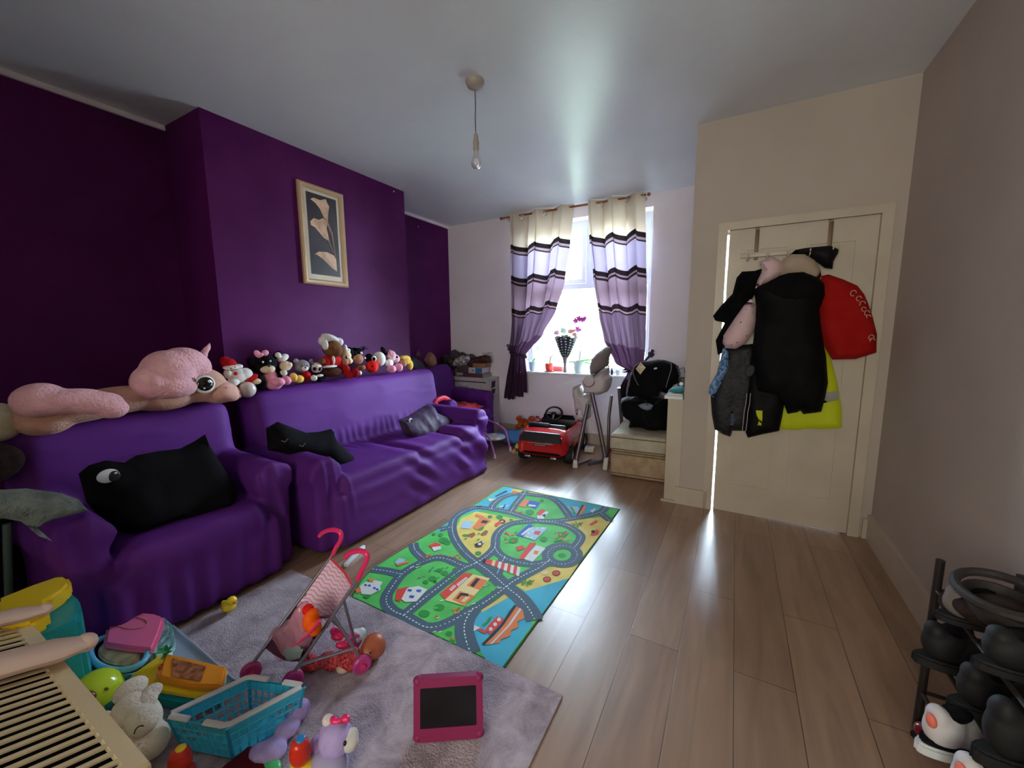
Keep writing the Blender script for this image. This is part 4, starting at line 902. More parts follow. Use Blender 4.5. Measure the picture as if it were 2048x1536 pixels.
obj('piping', b, mat('brown_piping', (110, 88, 66), .8), t)
BF = cloth('black_car_seat_fabric', (9, 9, 12), .85, .4); GP = mat('grey_piping', (120, 112, 116), .6); PLB = mat('dark_grey_plastic', (46, 44, 50), .4)
t = thing('child_car_seat', 'black child car seat with grey piping standing on the beige cushion', 'car seat', (-.68, 3.8, .40))
def P5(pts, y): return [(at(1230+x/8.535, 700+z/8.535, 1, y).x, max(.402, at(1230+x/8.535, 700+z/8.535, 1, y).z)) for x, z in pts]
b = MB().puff(P5([(185, 780), (245, 430), (320, 270), (430, 205), (560, 190), (700, 168), (830, 180), (950, 215), (1000, 240), (1070, 285), (1105, 400), (1100, 560), (1000, 600), (900, 700), (880, 900), (300, 900)], 3.89), lambda a, c, w: V3((a, 3.90-w+(c-.7)*.15, c)), .10, sp=.025, edge=.07, wr=(.008, 10), back=1, seed=11)
obj('backrest', b, BF, t, True)
b = MB().puff(P5([(95, 870), (110, 830), (200, 795), (480, 800), (700, 840), (900, 835), (900, 1375), (700, 1385), (560, 1360), (420, 1330), (240, 1325), (232, 1290), (262, 1215), (180, 1170), (130, 1100), (100, 970)], 3.75), lambda a, c, w: V3((a, 3.76-w, c)), .14, sp=.025, edge=.08, wr=(.012, 12), back=1, seed=12)
obj('seat_base', b, BF, t, True)
def P6(pts, y): return [at(1230+x/8.535, 700+z/8.535, 1, y) for x, z in pts]
for pts in ([(190, 750), (215, 600), (245, 450), (320, 300), (400, 225), (500, 200), (650, 185), (740, 168)], [(948, 205), (962, 300), (930, 430), (890, 560), (872, 640)], [(1050, 280), (1088, 350), (1096, 450), (1085, 570)], [(320, 300), (310, 400), (345, 500), (400, 605)]):
    b = MB().tube(cr(P6(pts, 3.79)), .0042, 6); obj('piping', b, GP, t, True)
b = MB().puff(P5([(440, 210), (525, 300), (432, 420), (355, 320)], 3.785), lambda a, c, w: V3((a, 3.782-w, c)), .004, sp=.012, edge=.01); obj('diamond_sticker', b, mat('cream_sticker', (206, 196, 160), .6, var=(60, 25)), t, True)
b = MB().ell(at(1311, 737, 1, 3.79), (.016, .004, .009), (0, -.3, 0)); obj('logo_badge', b, mat('white_print', (205, 205, 205), .6), t, True)
b = MB().puff(P5([(370, 960), (460, 925), (540, 918), (600, 935), (640, 965), (600, 1035), (520, 1055), (440, 1020)], 3.58), lambda a, c, w: V3((a, 3.625-w, c)), .035, sp=.014, edge=.03, back=1); obj('crotch_pad', b, mat('grey_blue_pad', (120, 132, 150), .8), t, True)
for pts in ([(500, 850), (560, 950), (470, 1070)], [(650, 800), (760, 830), (690, 920), (820, 840)], [(260, 840), (340, 800), (390, 820)], [(470, 1070), (490, 1150), (560, 1280)]):
    b = MB().tube(cr(P6(pts, 3.60)), .008, 6, flat=.4); obj('harness_strap', b, PLB, t, True)
b = MB().box(at(1264, 825, 1, 3.63), (.028, .012, .016), bev=.003); obj('white_clip', b, FOOT, t, True)
b = MB().box(at(1325, 791, 1, 3.64), (.06, .02, .06), rot=(0, .3, 0), bev=.006); obj('buckle', b, PLB, t, True)
# red ball, small white box behind the high chair
q = at(1203, 893, 2, .085); b = MB().ell((-1.05, 4.12, .088), (.085, .085, .087), seg=24); tag(obj('red_ball', b, mat('red_ball_plastic', (206, 34, 44), .35, coat=.2)), 'red ball on the floor between the high chair legs and the divan', 'ball')
b = MB().box((-1.32, 4.10, .03), (.10, .12, .045), rot=(0, 0, .2), bev=.008); tag(obj('white_box', b, FOOT), 'small white plastic box on the floor behind the high chair', 'box')
# things on the low wall shelf
b = MB()
q = at(1352, 784, 1, YD+.07)
b.prism([(-.425, YD+.0, .829), (-.315, YD-.005, .829), (-.312, YD+.20, .829), (-.40, YD+.22, .829)], (0, 0, .012), bev=.003); b.prism([(-.385, YD+.03, .8415), (-.345, YD+.02, .8415), (-.34, YD+.07, .8415), (-.375, YD+.09, .8415)], (0, 0, .0006), mi=1)
tag(obj('paper_pad', b, [mat('white_paper', (222, 220, 222), .7), mat('pink_print', (226, 140, 165), .7)]), 'white paper pad with a pink mark on the low wall shelf', 'paper')
t = thing('wipes_packet', 'teal plastic packet lying on the white pad on the low wall shelf', 'packet', (-.355, YD+.12, .842))
b = MB().puff([(-.062, -.09), (.042, -.10), (.042, .10), (-.05, .10)], lambda a, c, w: V3((a, c, .017+w)), .016, sp=.015, edge=.03, back=1); obj('packet', b, mat('teal_plastic_film', (56, 160, 160), .35), t)
t = thing('camera', 'small black and silver gadget behind the teal packet', 'gadget', (-.35, YD+.33, .829))
b = MB().box((0, 0, .055), (.07, .05, .10), bev=.01); obj('gadget_body', b, CB, t); b = MB().cyl((-.01, -.03, .05), (-.01, -.025, .05), .016); obj('lens', b, CS, t); b = MB().tube([(-.03, 0, .105), (-.05, 0, .16), (0, .02, .18), (.02, 0, .11)], .003, 6); obj('cable', b, CB, t)

# ================================================================ clothes over the door
def DP(pts, y): return [(at(1380+x/3.269, 430+z/3.269, 1, y).x, at(1380+x/3.269, 430+z/3.269, 1, y).z) for x, z in pts]
def DQ(pts, y): return [at(1380+x/3.269, 430+z/3.269, 1, y) for x, z in pts]
def garment(name, label, cat, part, pts, y, T_, m_, wr=(.012, 9), seed=0, edge=.07, group=None, y0=None):
    yb = y+T_*.7
    P = DP(pts, yb); cx = sum(p[0] for p in P)/len(P)
    t = thing(name, label, cat, (cx, yb, max(p[1] for p in P)), group=group)
    b = MB().puff(P, lambda a, c, w: V3((a, yb-w, c)), T_, sp=.022, edge=edge, wr=wr, back=.25, seed=seed)
    obj(part, b, m_, t, True); return t
HVM = mat('fluorescent_yellow', (196, 208, 10), .7, bump=(14, .3, .01)); 
t = garment('hi_vis_jacket', 'fluorescent yellow work jacket hanging lowest on the door', 'jacket', 'jacket_body', [(840, 700), (890, 850), (925, 960), (958, 1080), (975, 1180), (990, 1270), (990, 1390), (880, 1400), (780, 1395), (680, 1405), (580, 1400), (440, 1390), (430, 1270), (600, 1100), (700, 900)], 3.115, .03, HVM, (.006, 8), 21)
b = MB().puff(DP([(860, 1168), (966, 1150), (974, 1212), (860, 1235)], 3.09), lambda a, c, w: V3((a, 3.103-w, c)), .004, sp=.02, edge=.01); obj('reflective_band', b, mat('reflective_grey', (150, 148, 140), .5), t, True)
t = garment('red_sweatshirt', 'red sweatshirt with worn white lettering hanging at the right of the door', 'sweatshirt', 'sweatshirt_body', [(850, 400), (905, 388), (1000, 420), (1095, 462), (1140, 520), (1165, 580), (1195, 670), (1222, 780), (1218, 900), (1080, 942), (930, 945), (885, 870), (830, 700), (830, 520)], 3.06, .06, cloth('red_sweatshirt_cotton', (160, 22, 20), .9, .5), (.012, 7), 22)
b = MB(); rr = random.Random(5)
for (x, z, s) in ((1072, 510, 15), (1108, 545, 13), (1132, 580, 14), (1140, 615, 11), (1162, 640, 13), (1172, 665, 10), (1190, 800, 13), (1196, 820, 12)):
    q = DQ([(x, z)], 3.02)[0]; r_ = s*.0009
    b.tube([q+V3((r_*math.cos(a), .012, r_*1.2*math.sin(a))) for a in [j*PI/5 for j in range(9 if s % 2 else 7)]], .0028, 5)
obj('white_lettering', b, mat('cracked_white_print', (196, 150, 140), .8), t, True)
t = garment('quilted_coat', 'long navy quilted coat with a blue floral lining at the left of the door', 'coat', 'coat_body', [(245, 860), (430, 840), (440, 1150), (370, 1412), (275, 1410), (262, 1450), (205, 1430), (160, 1400), (142, 1300), (135, 1190), (190, 1010)], 3.08, .05, mat('navy_quilt', (13, 15, 24), .6, bump=(40, .6, .01)), (.010, 14), 23)
b = MB().puff(DP([(215, 870), (252, 890), (250, 1000), (205, 1100), (152, 1197), (118, 1165), (128, 1120), (178, 1030)], 3.03), lambda a, c, w: V3((a, 3.05-w, c)), .025, sp=.015, edge=.02, wr=(.006, 20)); obj('floral_lining', b, mat('blue_floral_cotton', (84, 124, 172), .8, var=(45, 55)), t, True)
b = MB().puff(DP([(270, 1280), (292, 1300), (300, 1340), (275, 1400), (262, 1380)], 3.03), lambda a, c, w: V3((a, 3.04-w, c)), .012, sp=.012, edge=.02); obj('pocket_lining', b, mat('grey_blue_lining', (70, 80, 100), .8), t, True)
garment('black_fleece', 'black fleece jacket spreading left of the pink spotted jacket', 'jacket', 'jacket_body', [(470, 350), (425, 365), (340, 370), (305, 410), (278, 515), (205, 590), (150, 660), (165, 690), (228, 705), (168, 820), (182, 915), (260, 880), (400, 560), (440, 480)], 3.07, .06, cloth('black_fleece_pile', (7, 7, 9), .95, .3), (.010, 9), 24)
PSP = bpy.data.materials.new('pink_spotted_padding'); PSP.use_nodes = True; nt = PSP.node_tree; N = nt.nodes; L = nt.links; pb = N['Principled BSDF']; pb.inputs['Roughness'].default_value = .6
tc = N.new('ShaderNodeTexCoord'); vo = N.new('ShaderNodeTexVoronoi'); vo.inputs['Scale'].default_value = 26; L.new(tc.outputs['Object'], vo.inputs['Vector']); c2 = N.new('ShaderNodeValToRGB'); c2.color_ramp.interpolation = 'CONSTANT'
c2.color_ramp.elements[0].color = rgb((90, 66, 76)); c2.color_ramp.elements[1].position = .12; c2.color_ramp.elements[1].color = rgb((214, 182, 186)); L.new(vo.outputs['Distance'], c2.inputs[0]); L.new(c2.outputs[0], pb.inputs['Base Color'])
t = garment('pink_jacket', 'pale pink padded jacket with dark spots, its sleeve showing left of the parka', 'jacket', 'sleeve', [(398, 548), (430, 600), (435, 690), (412, 770), (362, 840), (300, 875), (200, 870), (215, 790), (298, 660), (350, 590)], 3.02, .07, PSP, (.014, 12), 25)
b = MB().puff(DP([(455, 300), (540, 265), (600, 300), (605, 380), (520, 440), (425, 484), (440, 430), (475, 360)], 3.06), lambda a, c, w: V3((a, 3.09-w, c)), .05, sp=.02, edge=.05, wr=(.01, 12)); obj('hood', b, PSP, t, True)
t = garment('track_jacket', 'black track jacket with two white side stripes hanging below the parka', 'jacket', 'jacket_body', [(400, 900), (620, 950), (618, 1230), (600, 1330), (582, 1412), (480, 1432), (378, 1456), (364, 1420), (372, 1165)], 3.045, .04, cloth('black_polyester', (9, 9, 11), .6, .3), (.008, 10), 26)
for xx in (0, 24):
    P = DQ([(372+xx, 1165), (366+xx, 1230), (354+xx, 1290), (350+xx, 1340), (342+xx, 1410)], 3.022); b = MB().tube(P, .0042, 6, flat=.5); obj('white_stripe', b, mat('white_stripe', (205, 192, 188), .7), t, True)
b = MB().puff(DP([(430, 1278), (474, 1280), (474, 1330), (466, 1378), (442, 1375), (452, 1345), (436, 1310)], 3.02), lambda a, c, w: V3((a, 3.025-w, c)), .006, sp=.012, edge=.01); obj('yellow_patch', b, HVM, t, True)
garment('cream_hood', 'cream woollen hat hung above the black parka', 'hat', 'hat_body', [(585, 340), (610, 285), (665, 256), (750, 256), (815, 295), (850, 350), (862, 415), (800, 430), (700, 420), (590, 400)], 3.05, .06, cloth('cream_wool', (178, 160, 140), .95, .3), (.006, 12), 27)
garment('nylon_bag', 'black bag flap sticking up at the top of the door hooks', 'bag', 'bag_body', [(655, 258), (690, 228), (760, 215), (860, 205), (920, 200), (972, 225), (968, 250), (938, 300), (932, 352), (880, 345), (835, 312), (770, 268)], 3.08, .05, cloth('black_nylon', (20, 20, 22), .6, .3), (.008, 14), 28)
t = garment('parka', 'bulky black parka hanging in the middle of the door', 'coat', 'coat_body', [(418, 485), (480, 450), (560, 418), (640, 378), (740, 368), (830, 405), (878, 450), (885, 520), (845, 620), (860, 760), (890, 930), (902, 1100), (882, 1200), (858, 1287), (742, 1302), (722, 1278), (700, 1290), (638, 1300), (612, 1230), (560, 1180), (430, 1150), (405, 900), (428, 700), (432, 600)], 2.98, .11, cloth('black_parka_shell', (8, 8, 10), .75, .35), (.016, 7), 29, edge=.12)
b = MB().puff(DP([(520, 430), (600, 390), (700, 372), (800, 395), (868, 450), (872, 520), (800, 560), (690, 575), (560, 550), (500, 500)], 2.95), lambda a, c, w: V3((a, 2.975-w, c)), .05, sp=.025, edge=.07, wr=(.01, 14), seed=3); obj('hood', b, cloth('black_hood_lining', (9, 8, 10), .9, .4), t, True)
b = MB().ell(DQ([(392, 1020)], 3.0)[0], (.026, .015, .04), (0, .3, 0)); tag(obj('grey_glove', b, cloth('grey_knit', (70, 66, 72))), 'small grey glove tucked at the left side of the parka', 'glove')
t = thing('door_hook_rack', 'pair of over-door hook straps holding the coats', 'hook rack', (.26, 3.15, 1.95))
for (x0, z0, x1, z1) in ((442, 92, 430, 292), (922, 40, 914, 235)):
    A, B_ = DQ([(x0, z0), (x1, z1)], 3.15); b = MB().box(((A.x+B_.x)/2, 3.152, (A.z+B_.z)/2), (.022, .004, abs(A.z-B_.z)), bev=.001); b.box((A.x, 3.172, A.z+.01), (.022, .044, .004)); obj('strap', b, mat('bronze_strap', (112, 92, 72), .5, .4), t, True)
b = MB().box((.26, 3.145, 1.80), (.52, .008, .03), bev=.002); obj('hook_bar', b, GLOSSW, t, True)
for k in range(5):
    x = .04+k*.11; b = MB().tube([(x, 3.14, 1.80), (x, 3.11, 1.76), (x, 3.085, 1.77), (x, 3.08, 1.80)], .004, 6); obj('hook', b, GLOSSW, t, True)
# ================================================================ soft toys along the sofa back
Z0 = .93        # top of the sofa back
CRM_ = plush('cream_plush', (226, 200, 168)); WHP = plush('white_plush', (222, 216, 210)); BKP = plush('black_plush', (18, 16, 20)); PKP = plush('pink_plush', (228, 150, 176)); REDP = plush('red_plush', (176, 28, 30)); GRP = plush('grey_plush', (134, 126, 134)); BRP = plush('brown_plush', (112, 72, 44)); DBR = plush('dark_brown_plush', (70, 38, 28)); YLP = plush('yellow_plush', (232, 190, 90)); EYM = mat('glossy_black_eye', (10, 10, 12), .1, coat=.5); TANP = plush('tan_plush', (170, 122, 96)); ORP = plush('orange_plush', (186, 86, 36))
def X_(px, py, x=-2.76): return at(px, py, 0, x)
def toy(name, label, cat, px, py, x=-2.78, z=None):
    q = X_(px, py, x); q.z = Z0 if z is None else z
    return thing(name, label, cat, q, 0)
def B(t, name, ells, m_, vox=.0045, sm=4): return blob(name, ells, m_, t, True, vox=vox, sm=sm)
def PE(t, name, lst, m_, x=-2.74, vox=.005, sm=4):
    "ellipsoids given by photo position and radii in metres (depth, along wall, up)"
    E_ = []
    for e in lst:
        q = X_(e[0], e[1], x+(e[3] if len(e) > 3 else 0)); E_.append((q, e[2]) + ((e[4],) if len(e) > 4 else ()))
    return blob(name, E_, m_, t, True, vox=vox, sm=sm)
def dots(t, name, lst, m_, x=-2.66):
    for (px, py, r) in lst: obj(name, MB().ell(X_(px, py, x), (r*.6, r, r), seg=10), m_, t, True)
# 1 santa
t = toy('santa_plush', 'Santa soft toy with red hat and white beard, nearest the unicorn nose', 'soft toy', 478, 790)
PE(t, 'body', [(478, 778, (.05, .055, .05)), (462, 792, (.035, .028, .025), .04)], REDP); PE(t, 'beard', [(476, 752, (.045, .055, .05), .03), (490, 748, (.035, .045, .04), .04), (466, 765, (.03, .035, .025), .05), (455, 748, (.03, .02, .03), .03)], WHP)
PE(t, 'hat', [(458, 728, (.04, .042, .035), .02), (450, 722, (.03, .03, .03))], REDP); PE(t, 'hat_trim', [(462, 735, (.045, .045, .016), .04), (475, 733, (.035, .03, .016), .04)], WHP); dots(t, 'eye', [(462, 737, .004), (470, 734, .004)], EYM, -2.65); dots(t, 'nose', [(471, 747, .012)], REDP, -2.655)
# bauble toy with little red hat
t = toy('snow_globe', 'small clear globe ornament with a red and cream top beside the Santa', 'ornament', 495, 800, -2.70)
obj('globe', MB().ell(X_(494, 779, -2.69)+V3((0, 0, .0)), .052, seg=24), mat('milky_globe', (205, 190, 182), .12, coat=.8), t, True); PE(t, 'hat', [(503, 757, (.03, .045, .022), 0, (.5, 0, 0))], REDP, -2.69); PE(t, 'hat_trim', [(513, 763, (.022, .03, .02), 0)], CRM_, -2.68)
PE(t, 'paw', [(470, 785, (.022, .03, .026)), (476, 792, (.02, .02, .016))], TANP, -2.67)
# 2 black eared plush in pink
t = toy('bow_plush', 'black and cream soft toy in a pink dress with a big pale pink bow', 'soft toy', 535, 795)
PE(t, 'body', [(540, 755, (.05, .045, .06)), (548, 768, (.06, .05, .04), .02)], PKP); PE(t, 'head', [(530, 728, (.07, .07, .07)), (507, 730, (.03, .03, .06), -.03, (.5, 0, 0)), (553, 714, (.03, .024, .05), -.04, (-.6, 0, 0)), (520, 765, (.03, .03, .05), .02)], BKP)
PE(t, 'muzzle', [(535, 738, (.05, .045, .03), .04)], CRM_); PE(t, 'bow', [(515, 708, (.02, .018, .028), .04, (.5, 0, 0)), (530, 706, (.02, .025, .02), .04, (.4, 0, 0)), (522, 710, (.015, .014, .012), .05)], PKP, vox=.004)
PE(t, 'foot', [(556, 764, (.05, .042, .03), .09)], PKP); PE(t, 'foot', [(572, 761, (.04, .03, .032), .09)], PKP); dots(t, 'eye', [(526, 724, .007), (541, 722, .007)], WHP, -2.668); dots(t, 'nose', [(538, 731, .010)], EYM, -2.65)
# 3 small festive cream one
t = toy('pompom_plush', 'small soft toy with a white bobble hat and yellow feet beside the pink dress toy', 'soft toy', 575, 775)
PE(t, 'body', [(565, 742, (.04, .04, .05)), (562, 750, (.03, .025, .03), .03)], BKP); PE(t, 'hat', [(565, 716, (.035, .045, .025), 0, (.4, 0, 0)), (556, 710, (.02, .02, .02), .02)], WHP); PE(t, 'face', [(571, 732, (.035, .04, .035), .03), (579, 730, (.02, .02, .02), .05)], CRM_); PE(t, 'arm', [(567, 746, (.03, .022, .022), .05)], WHP)
PE(t, 'foot', [(587, 755, (.03, .024, .034), .06)], YLP); PE(t, 'foot', [(598, 758, (.032, .034, .028), .06)], YLP)
# 4 grey bear, panda
t = toy('grey_bear', 'small grey teddy bear with white muzzle in a red jumper', 'soft toy', 608, 768)
PE(t, 'head', [(604, 732, (.045, .055, .046))], GRP); PE(t, 'ear', [(592, 722, (.014, .02, .02))], GRP); PE(t, 'ear', [(622, 722, (.014, .018, .018))], GRP); PE(t, 'muzzle', [(610, 737, (.02, .024, .02), .04)], WHP); PE(t, 'jumper', [(612, 752, (.035, .035, .04))], REDP); dots(t, 'eye', [(603, 732, .006), (614, 732, .006)], EYM, -2.69); dots(t, 'nose', [(611, 735, .007)], EYM, -2.675)
t = toy('panda', 'small panda soft toy tucked between the grey bear and the reindeer', 'soft toy', 635, 765)
PE(t, 'head', [(633, 735, (.04, .042, .04))], WHP); PE(t, 'ear', [(624, 726, (.015, .017, .017))], GRP); PE(t, 'eye_patch', [(629, 738, (.012, .012, .015), .037)], BKP, vox=.003); PE(t, 'eye_patch', [(639, 738, (.012, .01, .016), .034)], BKP, vox=.003); PE(t, 'body', [(640, 755, (.035, .05, .035), .01)], BKP); PE(t, 'paw', [(628, 756, (.028, .022, .022), .05)], WHP); PE(t, 'scarf', [(640, 751, (.02, .03, .01), .05)], WHP)
# 5 big reindeer
t = toy('reindeer_plush', 'largest brown soft toy with a red coat and fluffy white hat', 'soft toy', 665, 760)
PE(t, 'head', [(664, 697, (.07, .075, .065), .02), (672, 702, (.05, .05, .045), .05)], BRP); PE(t, 'hat', [(648, 682, (.04, .045, .04)), (660, 676, (.06, .07, .025), .02, (-.4, 0, 0)), (677, 684, (.04, .035, .035), .03), (650, 690, (.03, .02, .04), .04)], plush('fluffy_white', (220, 214, 214)), vox=.006, sm=1)
PE(t, 'coat', [(664, 722, (.06, .085, .05), .01), (652, 722, (.04, .03, .04), .02), (682, 726, (.04, .04, .035), .02)], REDP); PE(t, 'coat_trim', [(667, 720, (.014, .012, .036), .06), (660, 733, (.03, .065, .010), .045)], WHP); PE(t, 'leg', [(664, 744, (.06, .08, .04), .02)], DBR, vox=.006, sm=1); PE(t, 'paw', [(644, 722, (.025, .03, .026), .03)], BRP)
dots(t, 'nose', [(674, 696, .010)], DBR, -2.66)
# 6 cream big nosed
t = toy('cream_plush', 'black and cream soft toy with round nose and white hat tip behind the reindeer', 'soft toy', 695, 755)
PE(t, 'head', [(706, 706, (.04, .03, .05), -.04, (-.5, 0, 0)), (699, 706, (.04, .035, .05), -.02)], BKP); PE(t, 'face', [(692, 712, (.04, .042, .05), .01), (698, 722, (.03, .03, .025), .03)], CRM_); PE(t, 'hat_tip', [(690, 696, (.02, .018, .03)), (696, 701, (.02, .022, .018))], WHP); dots(t, 'nose', [(693, 715, .014)], EYM, -2.69)
# 7 red elf
t = toy('elf_plush', 'little red suited soft toy with its legs stuck forward below the cream toy', 'soft toy', 700, 758, -2.70)
PE(t, 'head', [(690, 724, (.03, .03, .028))], TANP, -2.69); PE(t, 'suit', [(692, 740, (.035, .03, .045)), (700, 750, (.04, .035, .028), .02)], REDP, -2.70); PE(t, 'boot', [(711, 745, (.03, .026, .038), .06)], plush('crimson_plush', (150, 20, 34)), -2.70); PE(t, 'boot', [(719, 746, (.02, .02, .02), .04)], WHP, -2.70)
# 8 monkey doll
t = toy('girl_doll', 'brown faced soft doll with black hair tuft and white ear bows', 'soft toy', 725, 752)
PE(t, 'head', [(715, 718, (.045, .05, .045), .0)], TANP); PE(t, 'hair', [(715, 703, (.045, .052, .03), -.02), (708, 708, (.03, .025, .03), -.01)], BKP); PE(t, 'body', [(718, 738, (.035, .04, .035))], BRP); PE(t, 'hand', [(727, 735, (.018, .016, .022), .05)], TANP); dots(t, 'eye', [(712, 719, .005), (721, 722, .005)], EYM, -2.70)
b = MB(); q = X_(727, 700, -2.74)
for k in range(7): a = .3+k*.42; b.tube([q, q+V3((0, .03*math.cos(a), .03*math.sin(a))), q+V3((0, .055*math.cos(a), .045*math.sin(a)-.01))], .003, 5)
obj('hair_tuft', b, BKP, t, True); dots(t, 'bow', [(723, 706, .012), (730, 716, .010)], WHP, -2.71)
# 9 ladybird
t = toy('ladybird_plush', 'round red and white soft toy with black spots beside the doll', 'soft toy', 750, 750)
PE(t, 'body', [(744, 733, (.055, .052, .055), .03)], plush('bright_red_plush', (222, 40, 34))); PE(t, 'white_half', [(758, 718, (.06, .055, .065))], WHP); PE(t, 'head', [(738, 716, (.04, .035, .04))], BKP); dots(t, 'spot', [(746, 733, .018), (738, 742, .010)], BKP, -2.675)
obj('eye_ring', MB().ell(X_(748, 717, -2.69), (.012, .024, .024)), WHP, t, True); dots(t, 'spot', [(748, 718, .017)], BKP, -2.675)
# 10 pink one
t = toy('pink_plush', 'pale pink soft toy with a black ear and large pink feet', 'soft toy', 790, 752)
PE(t, 'head', [(783, 712, (.045, .04, .05)), (792, 718, (.035, .035, .04), .01)], plush('pale_pink_plush', (234, 186, 196))); PE(t, 'ear', [(768, 702, (.02, .024, .05), -.02, (.7, 0, 0))], BKP); PE(t, 'bow', [(781, 705, (.014, .012, .03), .03, (.3, 0, 0)), (788, 710, (.014, .018, .016), .03)], PKP); PE(t, 'body', [(778, 726, (.035, .045, .035), .02)], WHP); PE(t, 'foot', [(783, 738, (.045, .04, .036), .06)], PKP); PE(t, 'foot', [(797, 735, (.045, .035, .04), .05)], PKP); dots(t, 'nose', [(794, 714, .012)], BKP, -2.70)
# 11 yellow haired
t = toy('yellow_doll', 'soft doll with yellow hair at the window end of the row', 'soft toy', 812, 748)
PE(t, 'hair', [(812, 720, (.04, .055, .045)), (820, 730, (.03, .035, .05)), (806, 715, (.03, .04, .02))], YLP); PE(t, 'face', [(806, 727, (.035, .035, .035), .04)], TANP); dots(t, 'eye', [(800, 725, .005), (810, 733, .004)], EYM, -2.685)
# ================================================================ giant unicorn over the armchair back
UP = mat('long_pink_plush', (232, 176, 182), rough=.95, bump=(70, .9, .012), var=(12, 9), sheen=.5, spec=.1); UT = mat('beige_pink_plush', (206, 160, 140), rough=.95, bump=(90, .7, .008), var=(12, 8), sheen=.4, spec=.1)
t = thing('unicorn_plush', 'giant pink unicorn soft toy sprawled along the back of the armchair', 'soft toy', (-2.75, .85, .89))
UX = -2.68
def UE(name, lst, m_, vox=.012, sm=5, x=UX): return PE(t, name, lst, m_, x, vox, sm)
UE('body', [(150, 815, (.10, .20, .075)), (240, 800, (.09, .20, .07)), (330, 795, (.10, .16, .07)), (400, 770, (.12, .13, .10)), (440, 785, (.085, .10, .065), .03), (90, 840, (.09, .10, .07))], UT)
UE('mane', [(335, 745, (.13, .12, .12), .04), (300, 765, (.10, .08, .09), .06), (365, 725, (.11, .11, .085), .02), (345, 775, (.10, .12, .06), .08), (385, 735, (.10, .09, .09), .0)], UP)
UE('foreleg', [(80, 800, (.08, .09, .075), .10), (140, 802, (.07, .13, .055), .14), (190, 806, (.07, .10, .05), .16), (225, 818, (.06, .06, .045), .18), (60, 812, (.06, .05, .05), .10)], UP)
UE('horn', [(398, 722, (.03, .032, .03), .02), (405, 712, (.024, .024, .035), .02, (-.5, 0, 0)), (411, 702, (.017, .017, .032), .02, (-.5, 0, 0)), (418, 694, (.010, .010, .026), .02, (-.2, 0, 0))], UP, .007, 3)
UE('muzzle', [(445, 783, (.07, .075, .055), .07), (462, 792, (.05, .045, .035), .07)], plush('pale_peach_plush', (222, 170, 156)), .010)
q = at(410, 768, 0, -2.545); b = MB().ell(q, (.018, .043, .040)); obj('eye', b, EYM, t, True); b = MB().ell(q+V3((-.004, 0, -.002)), (.014, .052, .05)); obj('eye_rim', b, WHP, t, True)
for (dy, dz, r) in ((.016, .014, .009), (.024, -.006, .005), (-.012, -.022, .005)): obj('eye_glint', MB().ell(q+V3((.016, dy, dz)), (.004, r, r), seg=8), mat('white_glint', (235, 235, 240), .4), t, True)
b = MB()
for k in range(4): b.tube([q+V3((.004, -.042, .002+k*.008)), q+V3((.006, -.062, .008+k*.012))], .002, 5)
obj('lashes', b, EYM, t, True); UE('nostril', [(452, 777, (.006, .010, .008), .125)], plush('mauve_plush', (140, 84, 84)), .003, 1)
# ================================================================ clothes at the sofa corner and the far corner
JK = cloth('dark_grey_jacket_cloth', (44, 46, 58), .8, .5)
t = thing('dark_jacket', 'dark grey jacket slung over the far armchair back beside the yellow haired doll', 'jacket', (-3.0, 3.2, .9))
P = [(at(x, y, 0, -2.95).y, at(x, y, 0, -2.95).z) for x, y in ((823, 714), (835, 712), (850, 722), (858, 735), (862, 738), (853, 745), (852, 752), (846, 753), (830, 742), (824, 735))]
b = MB().puff(P, lambda a, c, w: V3((-3.02+w, a, c)), .05, sp=.02, edge=.05, wr=(.02, 14), back=.3); obj('jacket_body', b, JK, t, True); b = MB().box(at(848, 750, 0, -2.92), (.01, .02, .05), rot=(.2, 0, 0)); obj('white_tag', b, FOOT, t, True)
t = thing('tan_bag', 'tan suede triangular bag standing on top of the far armchair', 'bag', (-3.1, 3.55, .88))
P = [(at(x, y, 0, -3.1).y, at(x, y, 0, -3.1).z) for x, y in ((848, 721), (854, 708), (860, 703), (868, 712), (871, 726), (868, 733), (858, 736))]
b = MB().puff(P, lambda a, c, w: V3((-3.1+w, a, c)), .06, sp=.02, edge=.06, wr=(.01, 14), back=.8); obj('bag_body', b, mat('tan_suede', (128, 92, 80), .9, bump=(30, .3, .004)), t, True)
b = MB().tube([at(833, 712, 0, -3.1), at(836, 703, 0, -3.1), at(839, 712, 0, -3.1)], .012, 8); obj('handle', b, mat('tan_suede', (128, 92, 80), .9), t, True)
# tall white appliance box against the window wall
WB = mat('white_printed_carton', (190, 182, 186), .7, var=(20, 6)); PRT = mat('dark_carton_print', (56, 48, 56), .7)
a0, a1 = at(905, 757, 1, 4.16), at(978, 757, 1, 4.16)
t = thing('appliance_carton', 'tall white cardboard carton with grey lettering beside the far armchair', 'carton', ((a0.x+a1.x)/2, 4.27, 0))
x0, x1, zt = -3.20, a1.x, .715
b = MB(); wbox(b, x0, x1, 4.16, 4.39, .001, zt); b.box(((x0+x1)/2, 4.275, zt+.008), (x1-x0+.01, .24, .016)); obj('carton_body', b, WB, t, True, smooth=False)
def cp(px, py): return at(px, py, 1, 4.158)
b = MB(); A, B_ = cp(906, 761), cp(972, 765); b.box(((A.x+B_.x)/2, 4.1585, (A.z+B_.z)/2-.002), (B_.x-A.x, .002, .014)); obj('hand_slot', b, PRT, t, True)
